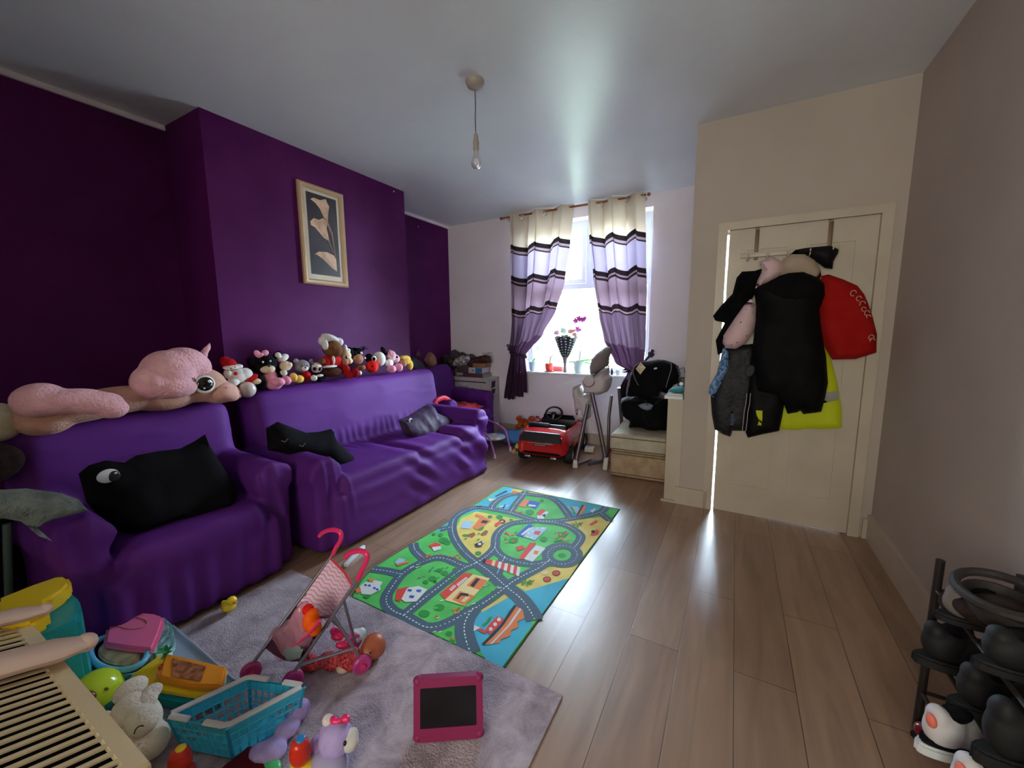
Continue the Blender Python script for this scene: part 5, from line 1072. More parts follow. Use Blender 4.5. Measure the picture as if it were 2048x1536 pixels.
def text(name, s, loc, rot, size, m_, parent, ext=.0004):
    c = bpy.data.curves.new(name, 'FONT'); c.body = s; c.size = size; c.extrude = ext; c.align_x = 'CENTER'; c.align_y = 'CENTER'
    tmp = bpy.data.objects.new('tmp_text', c); CO.objects.link(tmp); bpy.context.view_layer.update()
    me = bpy.data.meshes.new_from_object(tmp.evaluated_get(bpy.context.evaluated_depsgraph_get())); bpy.data.objects.remove(tmp)
    M = Matrix.Translation(V3(loc)) @ Euler(rot).to_matrix().to_4x4(); me.transform(M)
    if parent is not None: me.transform(frame(parent).inverted())
    me.materials.clear(); me.materials.append(m_); o = bpy.data.objects.new(name, me); CO.objects.link(o); o.parent = parent; return o
q = cp(927, 773); text('printed_word', 'Samsung', (q.x, 4.1585, q.z), (PI/2, 0, 0), .045, PRT, t); q = cp(961, 773); text('small_print', '▪▪ ▬▪' if False else '-- = -', (q.x, 4.1585, q.z), (PI/2, 0, 0), .03, PRT, t)
b = MB(); b.prism([(x1+.0005, 4.21, .60), (x1+.0005, 4.30, .61), (x1+.0005, 4.31, .69), (x1+.0005, 4.22, .685)], (.001, 0, 0)).prism([(x1+.0005, 4.20, .52), (x1+.0005, 4.29, .53), (x1+.0005, 4.31, .585), (x1+.0005, 4.22, .59)], (.001, 0, 0)); obj('side_picture', b, PRT, t, True)
zz = zt+.017
def carton(name, label, x0, x1, h, m_, dy=0, w=.16, cat='box', rz=0, extra=None):
    global zz
    t = thing(name, label, cat, ((x0+x1)/2, 4.27+dy, zz), rz); b = MB().box((0, 0, h/2), (x1-x0, w, h-.001), bev=.003); obj('box_body', b, m_, t)
    if extra: extra(t, x1-x0, h)
    return t
DKC = mat('dark_brown_carton', (84, 62, 58), .75); KRF = mat('kraft_carton', (150, 108, 80), .75); BLW = mat('white_box_card', (206, 196, 206), .6); BLC = mat('blue_box_card', (58, 120, 170), .6)
carton('shoe_box', 'maroon lidded box lying flat at the bottom of the pile on the white carton', -3.05, -2.745, .05, mat('maroon_carton', (96, 52, 66), .75), 0, .2, extra=lambda t, w, h: obj('pale_end', MB().box((w/2+.002, 0, h/2), (.004, .19, h-.004)), mat('grey_green_card', (150, 156, 144), .7), t)); zz += .05
carton('dark_box', 'dark brown box left of the white and blue box on the pile', -3.16, -2.985, .105, DKC, 0, .17)
carton('blue_end_box', 'white box with a bright blue end on the pile by the window wall', -2.965, -2.76, .075, BLW, -.01, .17, extra=lambda t, w, h: (obj('blue_end', MB().box((w/2-.045, -.0862, h/2), (.10, .002, h-.006)), BLC, t), obj('print_mark', MB().ell((-.03, -.0865, h/2), (.016, .001, .006), seg=8), PRT, t))); zz += .075
carton('kraft_box', 'small brown kraft box on top of the white and blue box', -2.91, -2.735, .055, KRF, .0, .15, rz=.06); zz += .055
t = thing('woven_bag', 'dark brown woven bag slumped on the kraft box', 'bag', (-2.88, 4.27, zz))
P = [(at(x, y, 1, 4.2).x, at(x, y, 1, 4.2).z) for x, y in ((935, 728), (948, 714), (965, 710), (975, 713), (978, 726), (950, 729), (944, 737), (930, 736))]
b = MB().puff(P, lambda a, c, w: V3((a, 4.26-w, c)), .06, sp=.015, edge=.05, wr=(.012, 22), back=.6); obj('bag_body', b, mat('brown_woven_leather', (70, 34, 34), .6, bump=(90, .8, .006)), t, True)
b = MB()
for k in range(4): q = at(968+k*2, 712, 1, 4.2); b.tube([q, q+V3((.01*k-.01, 0, .03)), q+V3((.03*k-.02, 0, .045))], .003, 5)
obj('tassel', b, mat('brown_woven_leather', (70, 34, 34), .6), t, True)
def heap(name, label, cat, pts, y, m_, T_=.06, seed=1, ax=1, wr=.02):
    P = [((at(x, z, 1, y).x if ax else at(x, z, 0, y).y), at(x, z, ax, y).z) for x, z in pts]
    cx = sum(p[0] for p in P)/len(P); t = thing(name, label, cat, (cx, y+.03, min(p[1] for p in P)))
    b = MB().puff(P, lambda a, c, w: V3((a, y+.05-w, c)), T_, sp=.014, edge=.05, wr=(wr, 18), back=.6, seed=seed); obj('cloth_body', b, m_, t, True); return t
heap('dark_scarf', 'bundle of dark striped scarf heaped in the corner left of the grey bag', 'scarf', [(872, 733), (875, 716), (885, 708), (900, 712), (905, 722), (905, 738), (885, 740)], 4.20, mat('dark_striped_knit', (48, 38, 38), .9, var=(30, 30)), .07, 3)
heap('grey_clothes', 'dark grey clothes piled highest in the corner against the wall', 'clothes', [(895, 718), (898, 702), (905, 699), (915, 706), (920, 704), (930, 710), (940, 708), (948, 716), (935, 724), (915, 726)], 4.28, mat('grey_jersey', (70, 62, 70), .9), .06, 5)
heap('patterned_bag', 'pale grey and black patterned bundle lying in front of the clothes pile', 'bag', [(902, 727), (906, 718), (920, 711), (934, 712), (936, 720), (928, 730), (912, 734), (904, 733)], 4.14, mat('grey_black_pattern', (150, 150, 154), .7, var=(24, 75)), .05, 7)
# red things on the far armchair
t = thing('red_helmet', 'red plastic hoop toy standing on the far armchair seat beside the sofa arm', 'toy', (-2.7, 3.30, .42))
A, B_, C_ = at(872, 803, 0, -2.62), at(890, 797, 0, -2.62), at(910, 815, 0, -2.62)
b = MB().tube(cr([A+V3((0, 0, -.04)), A, (A+B_)/2+V3((0, 0, .014)), B_+V3((0, 0, .004)), (B_+C_)/2+V3((0, 0, .02)), C_, C_+V3((0, .02, -.05))], 4), .018, 8, flat=1.5); obj('hoop', b, mat('red_pink_plastic', (214, 30, 56), .4), t, True)
t = thing('red_clothes', 'crumpled red and coral child clothes lying on the far armchair seat', 'clothes', (-2.75, 3.7, .43))
def rc(u, v):
    x, y = -2.9+.36*u, 3.42+.46*v; e = min(u, 1-u, v, 1-v)*6; e = min(1, e)
    return V3((x+.02*noise.noise(V3((u*5, v*5, 3))), y+.02*noise.noise(V3((u*4, v*6, 8))), .435+e*(.035+.05*abs(noise.noise(V3((u*4, v*5, 0)))))))
b = MB().grid(rc, 30, 34); obj('cloth_body', b, mat('red_child_clothes', (196, 44, 44), .85, var=(9, 30)), t, True)
# ================================================================ toddler chair, blue bed, orange toy, small balls
PKM = mat('pink_painted_tube', (206, 120, 186), .35, coat=.3)
t = thing('toddler_chair', 'small pink tubular toddler chair with a round printed seat', 'chair', (-2.2, 3.75, 0))
def fl(px, py): return at(px, py, 2, .012)
f1, f2 = fl(990, 914), fl(1021, 900)
z_ = lambda px, py, y: at(px, py, 1, y)
arch = [f2, z_(1014, 871, 3.80), z_(1008, 858, 3.84), z_(993, 848, 3.86), z_(975, 840, 3.86), z_(962, 838, 3.84), z_(950, 842, 3.82)]
b = MB().tube(cr(arch, 5), .011, 10); obj('frame_tube', b, PKM, t, True)
b = MB().tube(cr([f1, z_(984, 893, 3.52), z_(979, 877, 3.54), z_(971, 868, 3.56), z_(962, 862, 3.60)], 5), .011, 10); obj('frame_tube', b, PKM, t, True)
b = MB().tube([z_(971, 842, 3.86), z_(972, 868, 3.78)], .009, 8); obj('side_post', b, PKM, t, True)
for f_ in (f1, f2): b = MB().cyl(f_+V3((0, 0, -.012)), f_+V3((0, 0, .03)), .015, .013, 12); obj('foot_cap', b, FOOT, t, True)
c_ = at(986, 874, 1, 3.72); b = MB().lathe([(.001, -.012), (.13, -.010), (.145, 0), (.14, .008), (.001, .009)], c_, seg=32); o = obj('round_seat', b, mat('printed_seat', (196, 206, 224), .4, var=(14, 45)), t, True)
b = MB().lathe([(.05, .0092), (.05, .0105), (.001, .0105)], c_+V3((.02, -.01, 0)), seg=16); obj('seat_print', b, mat('yellow_print', (226, 206, 110), .5), t, True)
BLP = cloth('blue_soft_fabric', (76, 128, 180), .9, .5)
t = thing('blue_cushion', 'soft blue floor cushion lying by the wall behind the pink chair', 'cushion', (-2.3, 4.12, 0))
blob('cushion_body', [((-2.20, 4.04, .07), (.28, .19, .07)), ((-2.05, 4.06, .09), (.16, .18, .085)), ((-1.95, 4.12, .15), (.07, .12, .06))], BLP, t, True, vox=.014, sm=6)
t = thing('orange_plush', 'orange and brown fluffy soft toy dumped on the blue cushion', 'soft toy', (-2.12, 4.28, .12))
rr = random.Random(8); es = [((-2.15+rr.uniform(-.14, .13), 4.24+rr.uniform(-.06, .06), .20+rr.uniform(-.05, .06)), (rr.uniform(.025, .05), .04, rr.uniform(.025, .045)), (rr.random(), rr.random(), 0)) for k in range(13)]
blob('fluffy_body', es, ORP, t, True, vox=.008, sm=2)
for k, (x, z) in enumerate(((-2.23, .17), (-2.1, .15), (-1.98, .24), (-2.18, .25))): blob('paw', [((x, 4.17, z), (.03, .03, .022))], plush('russet_plush', (160, 74, 40)) if k % 2 else ORP, t, True, vox=.006, sm=2)
for (px, py, r, c, lab) in ((1028, 903, .028, (206, 156, 120), 'small peach toy ball by the rear wheel of the red car'), (1036, 893, .036, (206, 214, 110), 'pale lime toy ball beside the red car'), (1037, 905, .02, (220, 196, 110), 'tiny yellow toy ball under the lime ball beside the red car')):
    q = at(px, py, 2, r); tag(obj('toy_ball', MB().ell(q, r, seg=16), plast('ball_plastic_%d' % c[2], c, .5)), lab, 'ball')
# ================================================================ tablet
PKC = mat('magenta_foam_case', (142, 30, 84), .6, bump=(20, .1, .002), sss=0)
t = thing('tablet', 'small tablet in a magenta foam case standing on the rug corner', 'tablet', (-.747, .90, .0105), math.atan2(.12, .184))
def rr_(w, h, r, n=5):
    P = []
    for cx, cz, a0 in ((w/2-r, h/2-r, 0), (-w/2+r, h/2-r, PI/2), (-w/2+r, -h/2+r, PI), (w/2-r, -h/2+r, 1.5*PI)):
        for k in range(n+1): a = a0+k*PI/2/n; P.append((cx+r*math.cos(a), cz+r*math.sin(a)))
    return P
LEAN = Euler((rad(-13), 0, 0)).to_matrix().to_4x4()
b = MB(); out = [V3((x, -.013, z)) for x, z in rr_(.222, .192, .022)]; inn = [V3((x, -.013, z)) for x, z in rr_(.180, .122, .004)]
vo_ = [b.bm.verts.new(p) for p in out]; vi = [b.bm.verts.new(p+V3((0, 0, .006))) for p in inn]; n = len(vo_)
vb = [b.bm.verts.new(p+V3((0, .026, 0))) for p in out]; vk = [b.bm.verts.new(p+V3((0, .005, .006))) for p in inn]
for i in range(n):
    j = (i+1) % n; b.bm.faces.new((vo_[i], vo_[j], vi[j], vi[i])); b.bm.faces.new((vb[i], vb[j], vo_[j], vo_[i])); b.bm.faces.new((vi[i], vi[j], vk[j], vk[i]))
b.bm.faces.new(vb); bmesh.ops.recalc_face_normals(b.bm, faces=b.bm.faces[:])
for sx in (-1, 1):
    for sz in (-1, 1): b.ell((sx*.099, 0, sz*.084), (.016, .016, .016), seg=12)
b.xf(Matrix.Translation((0, 0, .097)) @ LEAN); obj('foam_case', b, PKC, t)
b = MB().box((0, -.009, .006), (.179, .004, .121)); b.xf(Matrix.Translation((0, 0, .097)) @ LEAN); obj('screen', b, mat('dark_glass_screen', (16, 12, 15), .22, coat=.3), t)
b = MB().tube([(-.09, .045, .15), (-.08, .085, .01), (.08, .085, .01), (.09, .045, .15)], .008, 8); obj('stand_handle', b, PKC, t)
# ================================================================ doll stroller
HOT = mat('hot_pink_plastic', (240, 44, 108), .35, coat=.3); MAG = mat('mauve_wheel_plastic', (190, 60, 130), .4); ALU = mat('grey_painted_tube', (128, 122, 132), .35, .5)
t = thing('doll_stroller', 'toy doll stroller with grey tubes and hot pink hooked handles on the rug', 'doll stroller', (-1.37, .87, .01))
FL_, FR_, RR_, RL_ = V3((-1.535, .70, .055)), V3((-1.36, .755, .055)), V3((-1.19, .925, .055)), V3((-1.315, .985, .055))
TLp, TRp = at(666, 1108, 1, 1.03), at(716, 1158, 1, .935)
HL = [at(x, y, 1, 1.03) for x, y in ((666, 1108), (672, 1095), (681, 1080), (681, 1066), (670, 1060), (655, 1061), (643, 1067), (639, 1072))]
HR = [at(x, y, 1, .935) for x, y in ((716, 1158), (724, 1140), (733, 1122), (734, 1108), (722, 1102), (706, 1104), (696, 1109), (691, 1114))]
for H_ in (HL, HR): b = MB().tube(cr(H_, 4), .0095, 10); obj('handle', b, HOT, t, True)
for A, B_ in ((TLp, FL_), (TRp, FR_)): b = MB().tube([A, B_+V3((0, 0, .01))], .0065, 10); obj('frame_tube', b, ALU, t, True)
mL, mR = TLp.lerp(FL_, .38), TRp.lerp(FR_, .38)
for A, B_ in ((mL, RL_), (mR, RR_), (TRp.lerp(FR_, .22), RL_+V3((.03, -.01, 0))), (TLp.lerp(FL_, .62), mR.lerp(RR_, .0))): b = MB().tube([A, B_], .0055, 8); obj('cross_tube', b, ALU, t, True)
b = MB().tube([FL_.lerp(TLp, .35), FR_.lerp(TRp, .35)], .005, 8); obj('cross_tube', b, ALU, t, True)
b = MB().tube([FR_.lerp(TRp, .12), RR_.lerp(mR, .3)], .006, 8); obj('cross_tube', b, ALU, t, True)
for k, w_ in enumerate((FL_, FR_, RR_, RL_)):
    ax = (RR_-RL_).normalized()*.028
    w2 = V3((w_.x, w_.y, .043)); wo = obj('wheel', MB().lathe([(.012, -.010), (.030, -.012), (.036, -.006), (.036, .006), (.030, .012), (.012, .010)], w2, ax, 22).lathe([(.014, -.013), (.001, -.013)], w2, ax, 12, cap=False), MAG, t, True)
    obj('axle_cap', MB().lathe([(.010, .010), (.010, .017), (.001, .018)], w2, ax, 12), HOT, wo, True)
CHV = bpy.data.materials.new('pink_zigzag_fabric'); CHV.use_nodes = True; nt = CHV.node_tree; N = nt.nodes; L = nt.links; pb = N['Principled BSDF']; pb.inputs['Roughness'].default_value = .8
uv = N.new('ShaderNodeUVMap'); sp = N.new('ShaderNodeSeparateXYZ'); L.new(uv.outputs[0], sp.inputs[0])
def MN(op, a, b_=None):
    m_ = N.new('ShaderNodeMath'); m_.operation = op
    for i, v in enumerate((a, b_)):
        if v is None: continue
        if isinstance(v, (int, float)): m_.inputs[i].default_value = v
        else: L.new(v, m_.inputs[i])
    return m_.outputs[0]
zz_ = MN('PINGPONG', MN('MULTIPLY', sp.outputs[0], 6), .5)
fr2 = MN('FRACT', MN('ADD', MN('MULTIPLY', sp.outputs[1], 12), zz_))
st2 = MN('LESS_THAN', fr2, .28)
mxx = N.new('ShaderNodeMixRGB'); L.new(st2, mxx.inputs[0]); mxx.inputs[1].default_value = rgb((226, 206, 220)); mxx.inputs[2].default_value = rgb((226, 130, 168)); L.new(mxx.outputs[0], pb.inputs['Base Color'])
sA, sB, sC, sD = TLp.lerp(FL_, .04), TRp.lerp(FR_, .08), TRp.lerp(FR_, .52), TLp.lerp(FL_, .48)
def seatf(u, v):
    p = sA.lerp(sB, u).lerp(sD.lerp(sC, u), v); return p+V3((.10, -.10, -.35))*0+V3((.03, .035, -.03))*(math.sin(PI*u)*(.3+v))
b = MB().grid(seatf, 14, 16, uv=True); obj('seat_back', b, CHV, t, True)
b = MB().tube([sA, sA.lerp(sB, .5)+V3((.01, .01, -.008)), sB], .005, 6).tube([sA, sD], .004, 6).tube([sB, sC], .004, 6); obj('red_trim', b, mat('coral_binding', (226, 60, 76), .7), t, True)
def lowf(u, v):
    p = sD.lerp(sC, u).lerp(FL_.lerp(TLp, .16).lerp(FR_.lerp(TRp, .16), u), v); return p+V3((0, 0, -.035))*math.sin(PI*u)*(1-.3*v)
b = MB().grid(lowf, 12, 10); obj('seat_base', b, cloth('dark_mauve_fabric', (80, 44, 66), .8), t, True)
# see-through pink bag in the stroller seat, orange soft toy behind it
t = thing('clear_bag', 'see-through pink bag with handles lying in the stroller seat', 'bag', (-1.37, .80, .13))
def TP(pts, y): return [(at(x, z, 1, y).x, at(x, z, 1, y).z) for x, z in pts]
b = MB().puff(TP([(537, 1263), (560, 1252), (578, 1236), (590, 1213), (600, 1208), (608, 1226), (612, 1248), (618, 1276), (606, 1308), (590, 1324), (565, 1326), (545, 1305)], .79), lambda a, c, w: V3((a, .81-w, c)), .035, sp=.012, edge=.03, wr=(.008, 25), back=.6); obj('bag_body', b, mat('pink_clear_vinyl', (222, 150, 172), .2, alpha=.6, coat=.4), t, True)
b = MB().tube(cr([at(x, y, 1, .775) for x, y in ((640, 1240), (620, 1265), (600, 1282), (580, 1297), (572, 1302))], 4), .005, 6); obj('strap', b, HOT, t, True)
b = MB().puff(TP([(562, 1300), (590, 1290), (604, 1300), (598, 1318), (575, 1324)], .77), lambda a, c, w: V3((a, .775-w, c)), .01, sp=.01, edge=.02, back=.5); obj('green_print', b, mat('grey_green_film', (130, 146, 138), .4), t, True)
t = thing('orange_soft_toy', 'red and orange fluffy toy in the stroller beside the clear bag', 'soft toy', (-1.36, .85, .2))
blob('fluffy_body', [(at(622, 1240, 1, .80), (.026, .03, .05), (0, .3, 0)), (at(630, 1256, 1, .80), (.022, .025, .03))], plush('bright_orange_plush', (240, 96, 24)), t, True, vox=.005); blob('red_head', [(at(616, 1219, 1, .80), (.020, .022, .02))], plush('bright_red_plush', (222, 40, 34)), t, True, vox=.005)
# baby doll on the floor behind the stroller
SKN = mat('brown_vinyl_skin', (172, 92, 62), .45, bump=(12, .05, .002)); t = thing('baby_doll', 'brown vinyl baby doll with red spotted clothes lying behind the stroller', 'doll', (-1.25, .97, .01))
def F3(px, py, z): return at(px, py, 2, z)
blob('head', [(F3(748, 1292, .055), (.048, .048, .050)), (F3(738, 1302, .055), (.037, .039, .038)), (F3(733, 1296, .07), (.010, .010, .010)), (F3(731, 1305, .06), (.014, .016, .012))], SKN, t, True, vox=.005)
for (x, y, z) in ((730, 1292, .083), (741, 1306, .083)): obj('eye', MB().ell(F3(x, y, z), (.005, .005, .004), seg=8), EYM, t, True)
blob('body', [(F3(700, 1318, .045), (.05, .045, .04), (0, 0, .5)), (F3(660, 1322, .04), (.05, .035, .032)), (F3(620, 1325, .035), (.05, .03, .03))], mat('red_dotted_cloth', (168, 30, 34), .8, var=(120, 50)), t, True, vox=.006)
blob('foot', [(F3(685, 1337, .03), (.026, .02, .018), (0, 0, .4))], plush('beige_sock', (206, 180, 160)), t, True, vox=.005); blob('bonnet', [(F3(712, 1272, .05), (.034, .03, .026)), (F3(722, 1266, .055), (.02, .022, .022))], mat('white_bonnet', (206, 220, 218), .6), t, True, vox=.005)
t = thing('pink_toy', 'glossy magenta toy shoe leaning by the stroller back leg', 'toy', (-1.34, 1.02, .01))
blob('shoe', [(F3(675, 1272, .06), (.028, .02, .018), (0, .3, .5)), (F3(688, 1290, .045), (.035, .018, .016), (0, .3, .9)), (F3(668, 1262, .065), (.018, .018, .014))], HOT, t, True, vox=.004)
b = MB().tube([F3(672, 1258, .07), F3(682, 1264, .095), F3(690, 1272, .06)], .006, 8); obj('strap', b, HOT, t, True)
# rubber duck, white stick
t = thing('toy_duck', 'small yellow plastic duck on the rug by the foot of the armchair', 'toy', (-2.0, .88, .01))
q = F3(458, 1222, .012); blob('duck_body', [(q+V3((0, 0, .026)), (.034, .03, .026)), (q+V3((.018, .008, .055)), (.022, .022, .020)), (q+V3((-.03, -.004, .035)), (.014, .012, .012))], plast('yellow_plastic', (252, 218, 44), .35), t, True, vox=.004)
obj('beak', MB().ell(q+V3((.04, .01, .052)), (.01, .010, .005), seg=10), plast('orange_plastic', (226, 120, 40)), t, True)
b = MB().box((-1.885, 1.465, .012), (.022, .20, .022), rot=(0, 0, .35), bev=.003); tag(obj('white_stick', b, mat('white_plastic_bar', (215, 220, 228), .35)), 'white plastic stick on the floor between sofa and play mat', 'stick')
# ================================================================ slatted ivory crate
IV = mat('ivory_plastic', (226, 206, 164), .5, bump=(40, .15, .003)); IVP = mat('pinkish_beige_plastic', (230, 198, 178), .45, bump=(30, .1, .003))
t = thing('slatted_crate', 'ivory slatted plastic crate with a sloping vented top at the bottom left', 'crate', (-1.5, .1, .01))
co_, si_ = math.cos(rad(17)), math.sin(rad(17))
def sl(u, v, w=0): return V3((-1.99+u, .268+.03*0-co_*v-si_*w, .40+si_*v-co_*w*-1*0+0-w*co_))
LU, LV = .93, .36
def slbox(b, u0, u1, v0, v1, w0=0, w1=.012):
    P = [sl(u, v, w) for w in (w0, w1) for u, v in ((u0, v0), (u1, v0), (u1, v1), (u0, v1))]; vs = [b.bm.verts.new(p) for p in P]
    for f in ((0, 1, 2, 3), (7, 6, 5, 4), (0, 4, 5, 1), (1, 5, 6, 2), (2, 6, 7, 3), (3, 7, 4, 0)): b.bm.faces.new([vs[i] for i in f])
b = MB(); slbox(b, 0, LU, 0, .034); slbox(b, 0, LU, LV-.04, LV); slbox(b, LU-.03, LU, .034, LV-.04); slbox(b, 0, .03, .034, LV-.04)
k = .03; n_ = 0
while k < LU-.05:
    slbox(b, k+.021, k+.033, .034, LV-.04, .0, .005); k += .033; n_ += 1
bmesh.ops.recalc_face_normals(b.bm, faces=b.bm.faces[:]); obj('slatted_top', b, IV, t, True, smooth=False)
b = MB()
x0, x1 = -1.98, -1.07
for (a, c) in (((x0, .262), (x1, .262)), ((x1, .262), (x1, -.08)), ((x1, -.08), (x0, -.08)), ((x0, -.08), (x0, .262))):
    zt_ = lambda y: .392+(.268-y)*math.tan(rad(17))-.012
    q = [V3((a[0], a[1], .012)), V3((c[0], c[1], .012)), V3((c[0], c[1], zt_(c[1]))), V3((a[0], a[1], zt_(a[1])))]
    n0 = (q[1]-q[0]).cross(V3((0, 0, 1))).normalized()*-.012; b.prism(q, n0)
b.box(((x0+x1)/2, .09, .02), (x1-x0, .34, .012)); obj('gap_shade_block', MB().box(((x0+x1)/2, .09, .19), (x1-x0-.03, .31, .32)), cloth('gap_shade_black', (16, 15, 14)), t, True); obj('crate_body', b, IV, t, True, smooth=False)  # black block added inside the crate, painting the shade in the slat gaps
for (u, r, l, ext) in ((.40, .052, .34, .03), (.07, .040, .34, .02)):
    pts = [sl(u, v, -r*.9) for v in (-ext, .03, .1, .2, l)]; b = MB().tube(pts, [r*.62, r, r*.95, r, r*1.1], 16, flat=.5).ell(pts[0], (r*.62, r*.5, r*.45)); obj('rounded_bar', b, IVP, t, True)
# ================================================================ yellow and teal toy
TEAL = plast('teal_plastic', (26, 168, 176)); AQ = plast('aqua_plastic', (66, 204, 236)); YEL = plast('yellow_plastic', (252, 218, 44), .35)
def lay(b, pts, z0, z1, bev=.006, mi=0):
    P = [F3(x, y, z1) for x, y in pts]
    A = sum((P[i].x*P[(i+1) % len(P)].y-P[(i+1) % len(P)].x*P[i].y) for i in range(len(P)))
    if A < 0: P = P[::-1]
    return b.prism([V3((p.x, p.y, z0)) for p in P], (0, 0, z1-z0), mi=mi, bev=bev)
t = thing('toy_boat', 'yellow and teal plastic toy with a long yellow lip behind the slatted crate', 'toy', (-2.2, .38, .01))
obj('teal_body', lay(MB(), [(95, 1186), (120, 1178), (140, 1180), (158, 1196), (165, 1222), (160, 1238), (110, 1262), (30, 1290), (20, 1250)], .012, .36, .012), TEAL, t, True)
obj('yellow_deck', lay(MB(), [(-10, 1198), (60, 1170), (115, 1151), (135, 1150), (143, 1162), (132, 1176), (110, 1190), (94, 1198), (98, 1224), (60, 1244), (-10, 1262)], .362, .42, .012), YEL, t, True)
obj('aqua_tray', lay(MB(), [(55, 1262), (100, 1246), (148, 1238), (160, 1250), (156, 1262), (128, 1278), (60, 1290)], .012, .28, .010), AQ, t, True)
# pink toy case with blue ring
PKL = plast('candy_pink_plastic', (250, 122, 168)); SKY_ = plast('sky_blue_plastic', (108, 194, 236)); PAS = mat('pastel_print', (150, 190, 190), .4, var=(14, 60))
t = thing('toy_case', 'pink toy vanity case with pastel sides standing among the toys', 'toy', (-2.02, .58, .01))
obj('case_body', lay(MB(), [(203, 1292), (212, 1248), (236, 1226), (285, 1222), (325, 1227), (346, 1245), (345, 1262), (320, 1290), (305, 1306)], .012, .12, .015), PAS, t, True)
obj('case_lid', lay(MB(), [(205, 1288), (213, 1246), (236, 1225), (280, 1221), (316, 1225), (330, 1236), (322, 1262), (306, 1300), (260, 1296)], .122, .15, .012), PKL, t, True)
b = MB().tube([F3(265+30*math.cos(a), 1246+12*math.sin(a), .151) for a in [k*PI/10 for k in range(20)]], .0018, 5, closed=True); obj('flower_print', b, mat('gold_print', (220, 150, 120), .5), t, True)
t = thing('play_handbag', 'sky blue plastic play handbag with a round beige mirror', 'toy', (-1.97, .50, .01))
P = [F3(238+57*math.cos(a), 1305+36*math.sin(a), .13) for a in [k*2*PI/28 for k in range(28)]]
b = MB().tube(P, .010, 10, closed=True); b.tube([F3(185, 1325, .12), F3(165, 1350, .05), F3(150, 1372, .03)], .011, 8); obj('ring_handle', b, SKY_, t, True)
obj('bag_base', lay(MB(), [(170, 1335), (200, 1352), (260, 1350), (295, 1338), (300, 1322), (275, 1345), (205, 1345)], .012, .09, .008), SKY_, t, True)
obj('mirror_disc', lay(MB(), [(238+43*math.cos(a), 1302+25*math.sin(a)) for a in [k*2*PI/24 for k in range(24)]], .06, .125, .006), mat('beige_printed_disc', (206, 190, 150), .4, var=(20, 30)), t, True)
# clear plastic lid under the toys
t = thing('plastic_lid', 'large pale translucent plastic storage lid under the pile of toys', 'lid', (-1.85, .55, .01))
obj('lid_sheet', lay(MB(), [(346, 1252), (400, 1300), (470, 1362), (452, 1378), (330, 1440), (270, 1480), (180, 1430), (112, 1348), (180, 1320), (300, 1290)], .0115, .022, .003), mat('clouded_plastic', (178, 190, 210), .25, alpha=.75), t, True)
b = MB().tube([F3(x, y, .026) for x, y in ((346, 1252), (400, 1300), (470, 1362), (330, 1440), (180, 1430), (112, 1348))], .006, 8, closed=True); obj('rolled_rim', b, mat('clouded_rim', (170, 178, 192), .3), t, True)
# green ball with a face
t = thing('green_ball', 'lime green ball with brown eyes and teal underside next to the crate', 'ball', (-1.86, .37, .03))
q = F3(192, 1386, .10); b = MB().ell(q, .072, seg=28)
for f in b.bm.faces:
    c = f.calc_center_median()-q; f.material_index = 1 if c.z*.6-c.x*.15+c.y*-.5*-1*-.2 < -.022 else 0
obj('ball_shell', b, [plast('lime_plastic', (196, 226, 50), .2), TEAL], t, True)
for (dx, dy, dz, r) in ((.050, -.026, .038, .022), (.022, -.056, .040, .016), (.060, .012, .034, .008)): obj('eye', MB().ell(q+V3((dx, dy, dz)).normalized()*.070, (r, r*.7, r*.6), (0, .5, .7), seg=12), mat('brown_print', (112, 76, 20), .3), t, True)
# white rabbit
WF = mat('white_fur', (236, 230, 214), rough=.95, bump=(120, .8, .008), var=(20, 8), sheen=.4, spec=.1)
t = thing('rabbit_plush', 'floppy white rabbit soft toy heaped between the crate and the aqua basket', 'soft toy', (-1.65, .40, .02))
blob('body', [(F3(235, 1480, .07), (.10, .075, .07)), (F3(275, 1440, .10), (.085, .06, .065)), (F3(195, 1470, .07), (.07, .06, .06)), (F3(300, 1480, .08), (.06, .05, .05))], WF, t, True, vox=.009, sm=4)
blob('head', [(F3(262, 1420, .15), (.055, .05, .045)), (F3(285, 1440, .15), (.05, .04, .04))], WF, t, True, vox=.007, sm=4)
blob('ear', [(F3(262, 1378, .17), (.036, .045, .03)), (F3(248, 1388, .16), (.03, .03, .025))], WF, t, True, vox=.006, sm=3); blob('ear', [(F3(303, 1384, .17), (.025, .03, .022)), (F3(292, 1402, .165), (.03, .03, .024)), (F3(275, 1410, .16), (.03, .025, .024))], WF, t, True, vox=.006, sm=3)
obj('sewn_smile', MB().tube(cr([F3(268, 1468, .165), F3(272, 1458, .17), F3(280, 1452, .17), F3(287, 1452, .168)], 3), .0016, 5), DBR, t, True)
t = thing('tangled_chain', 'small silvery tangle of clear tape on the white rabbit', 'tape', (-1.5, .33, .13))
b = MB(); rr = random.Random(3)
for k in range(5):
    q = F3(272+rr.uniform(-8, 10), 1492+rr.uniform(-10, 18), .15); a0 = rr.random()*6; b.tube([q+V3((.016*math.cos(a+a0), .010*math.sin(a), .010*math.sin(a+a0*2))) for a in [j*PI/5 for j in range(9)]], .0016, 5)
obj('tape_loop', b, mat('clear_tape', (226, 220, 208), .1, coat=.6), t, True)
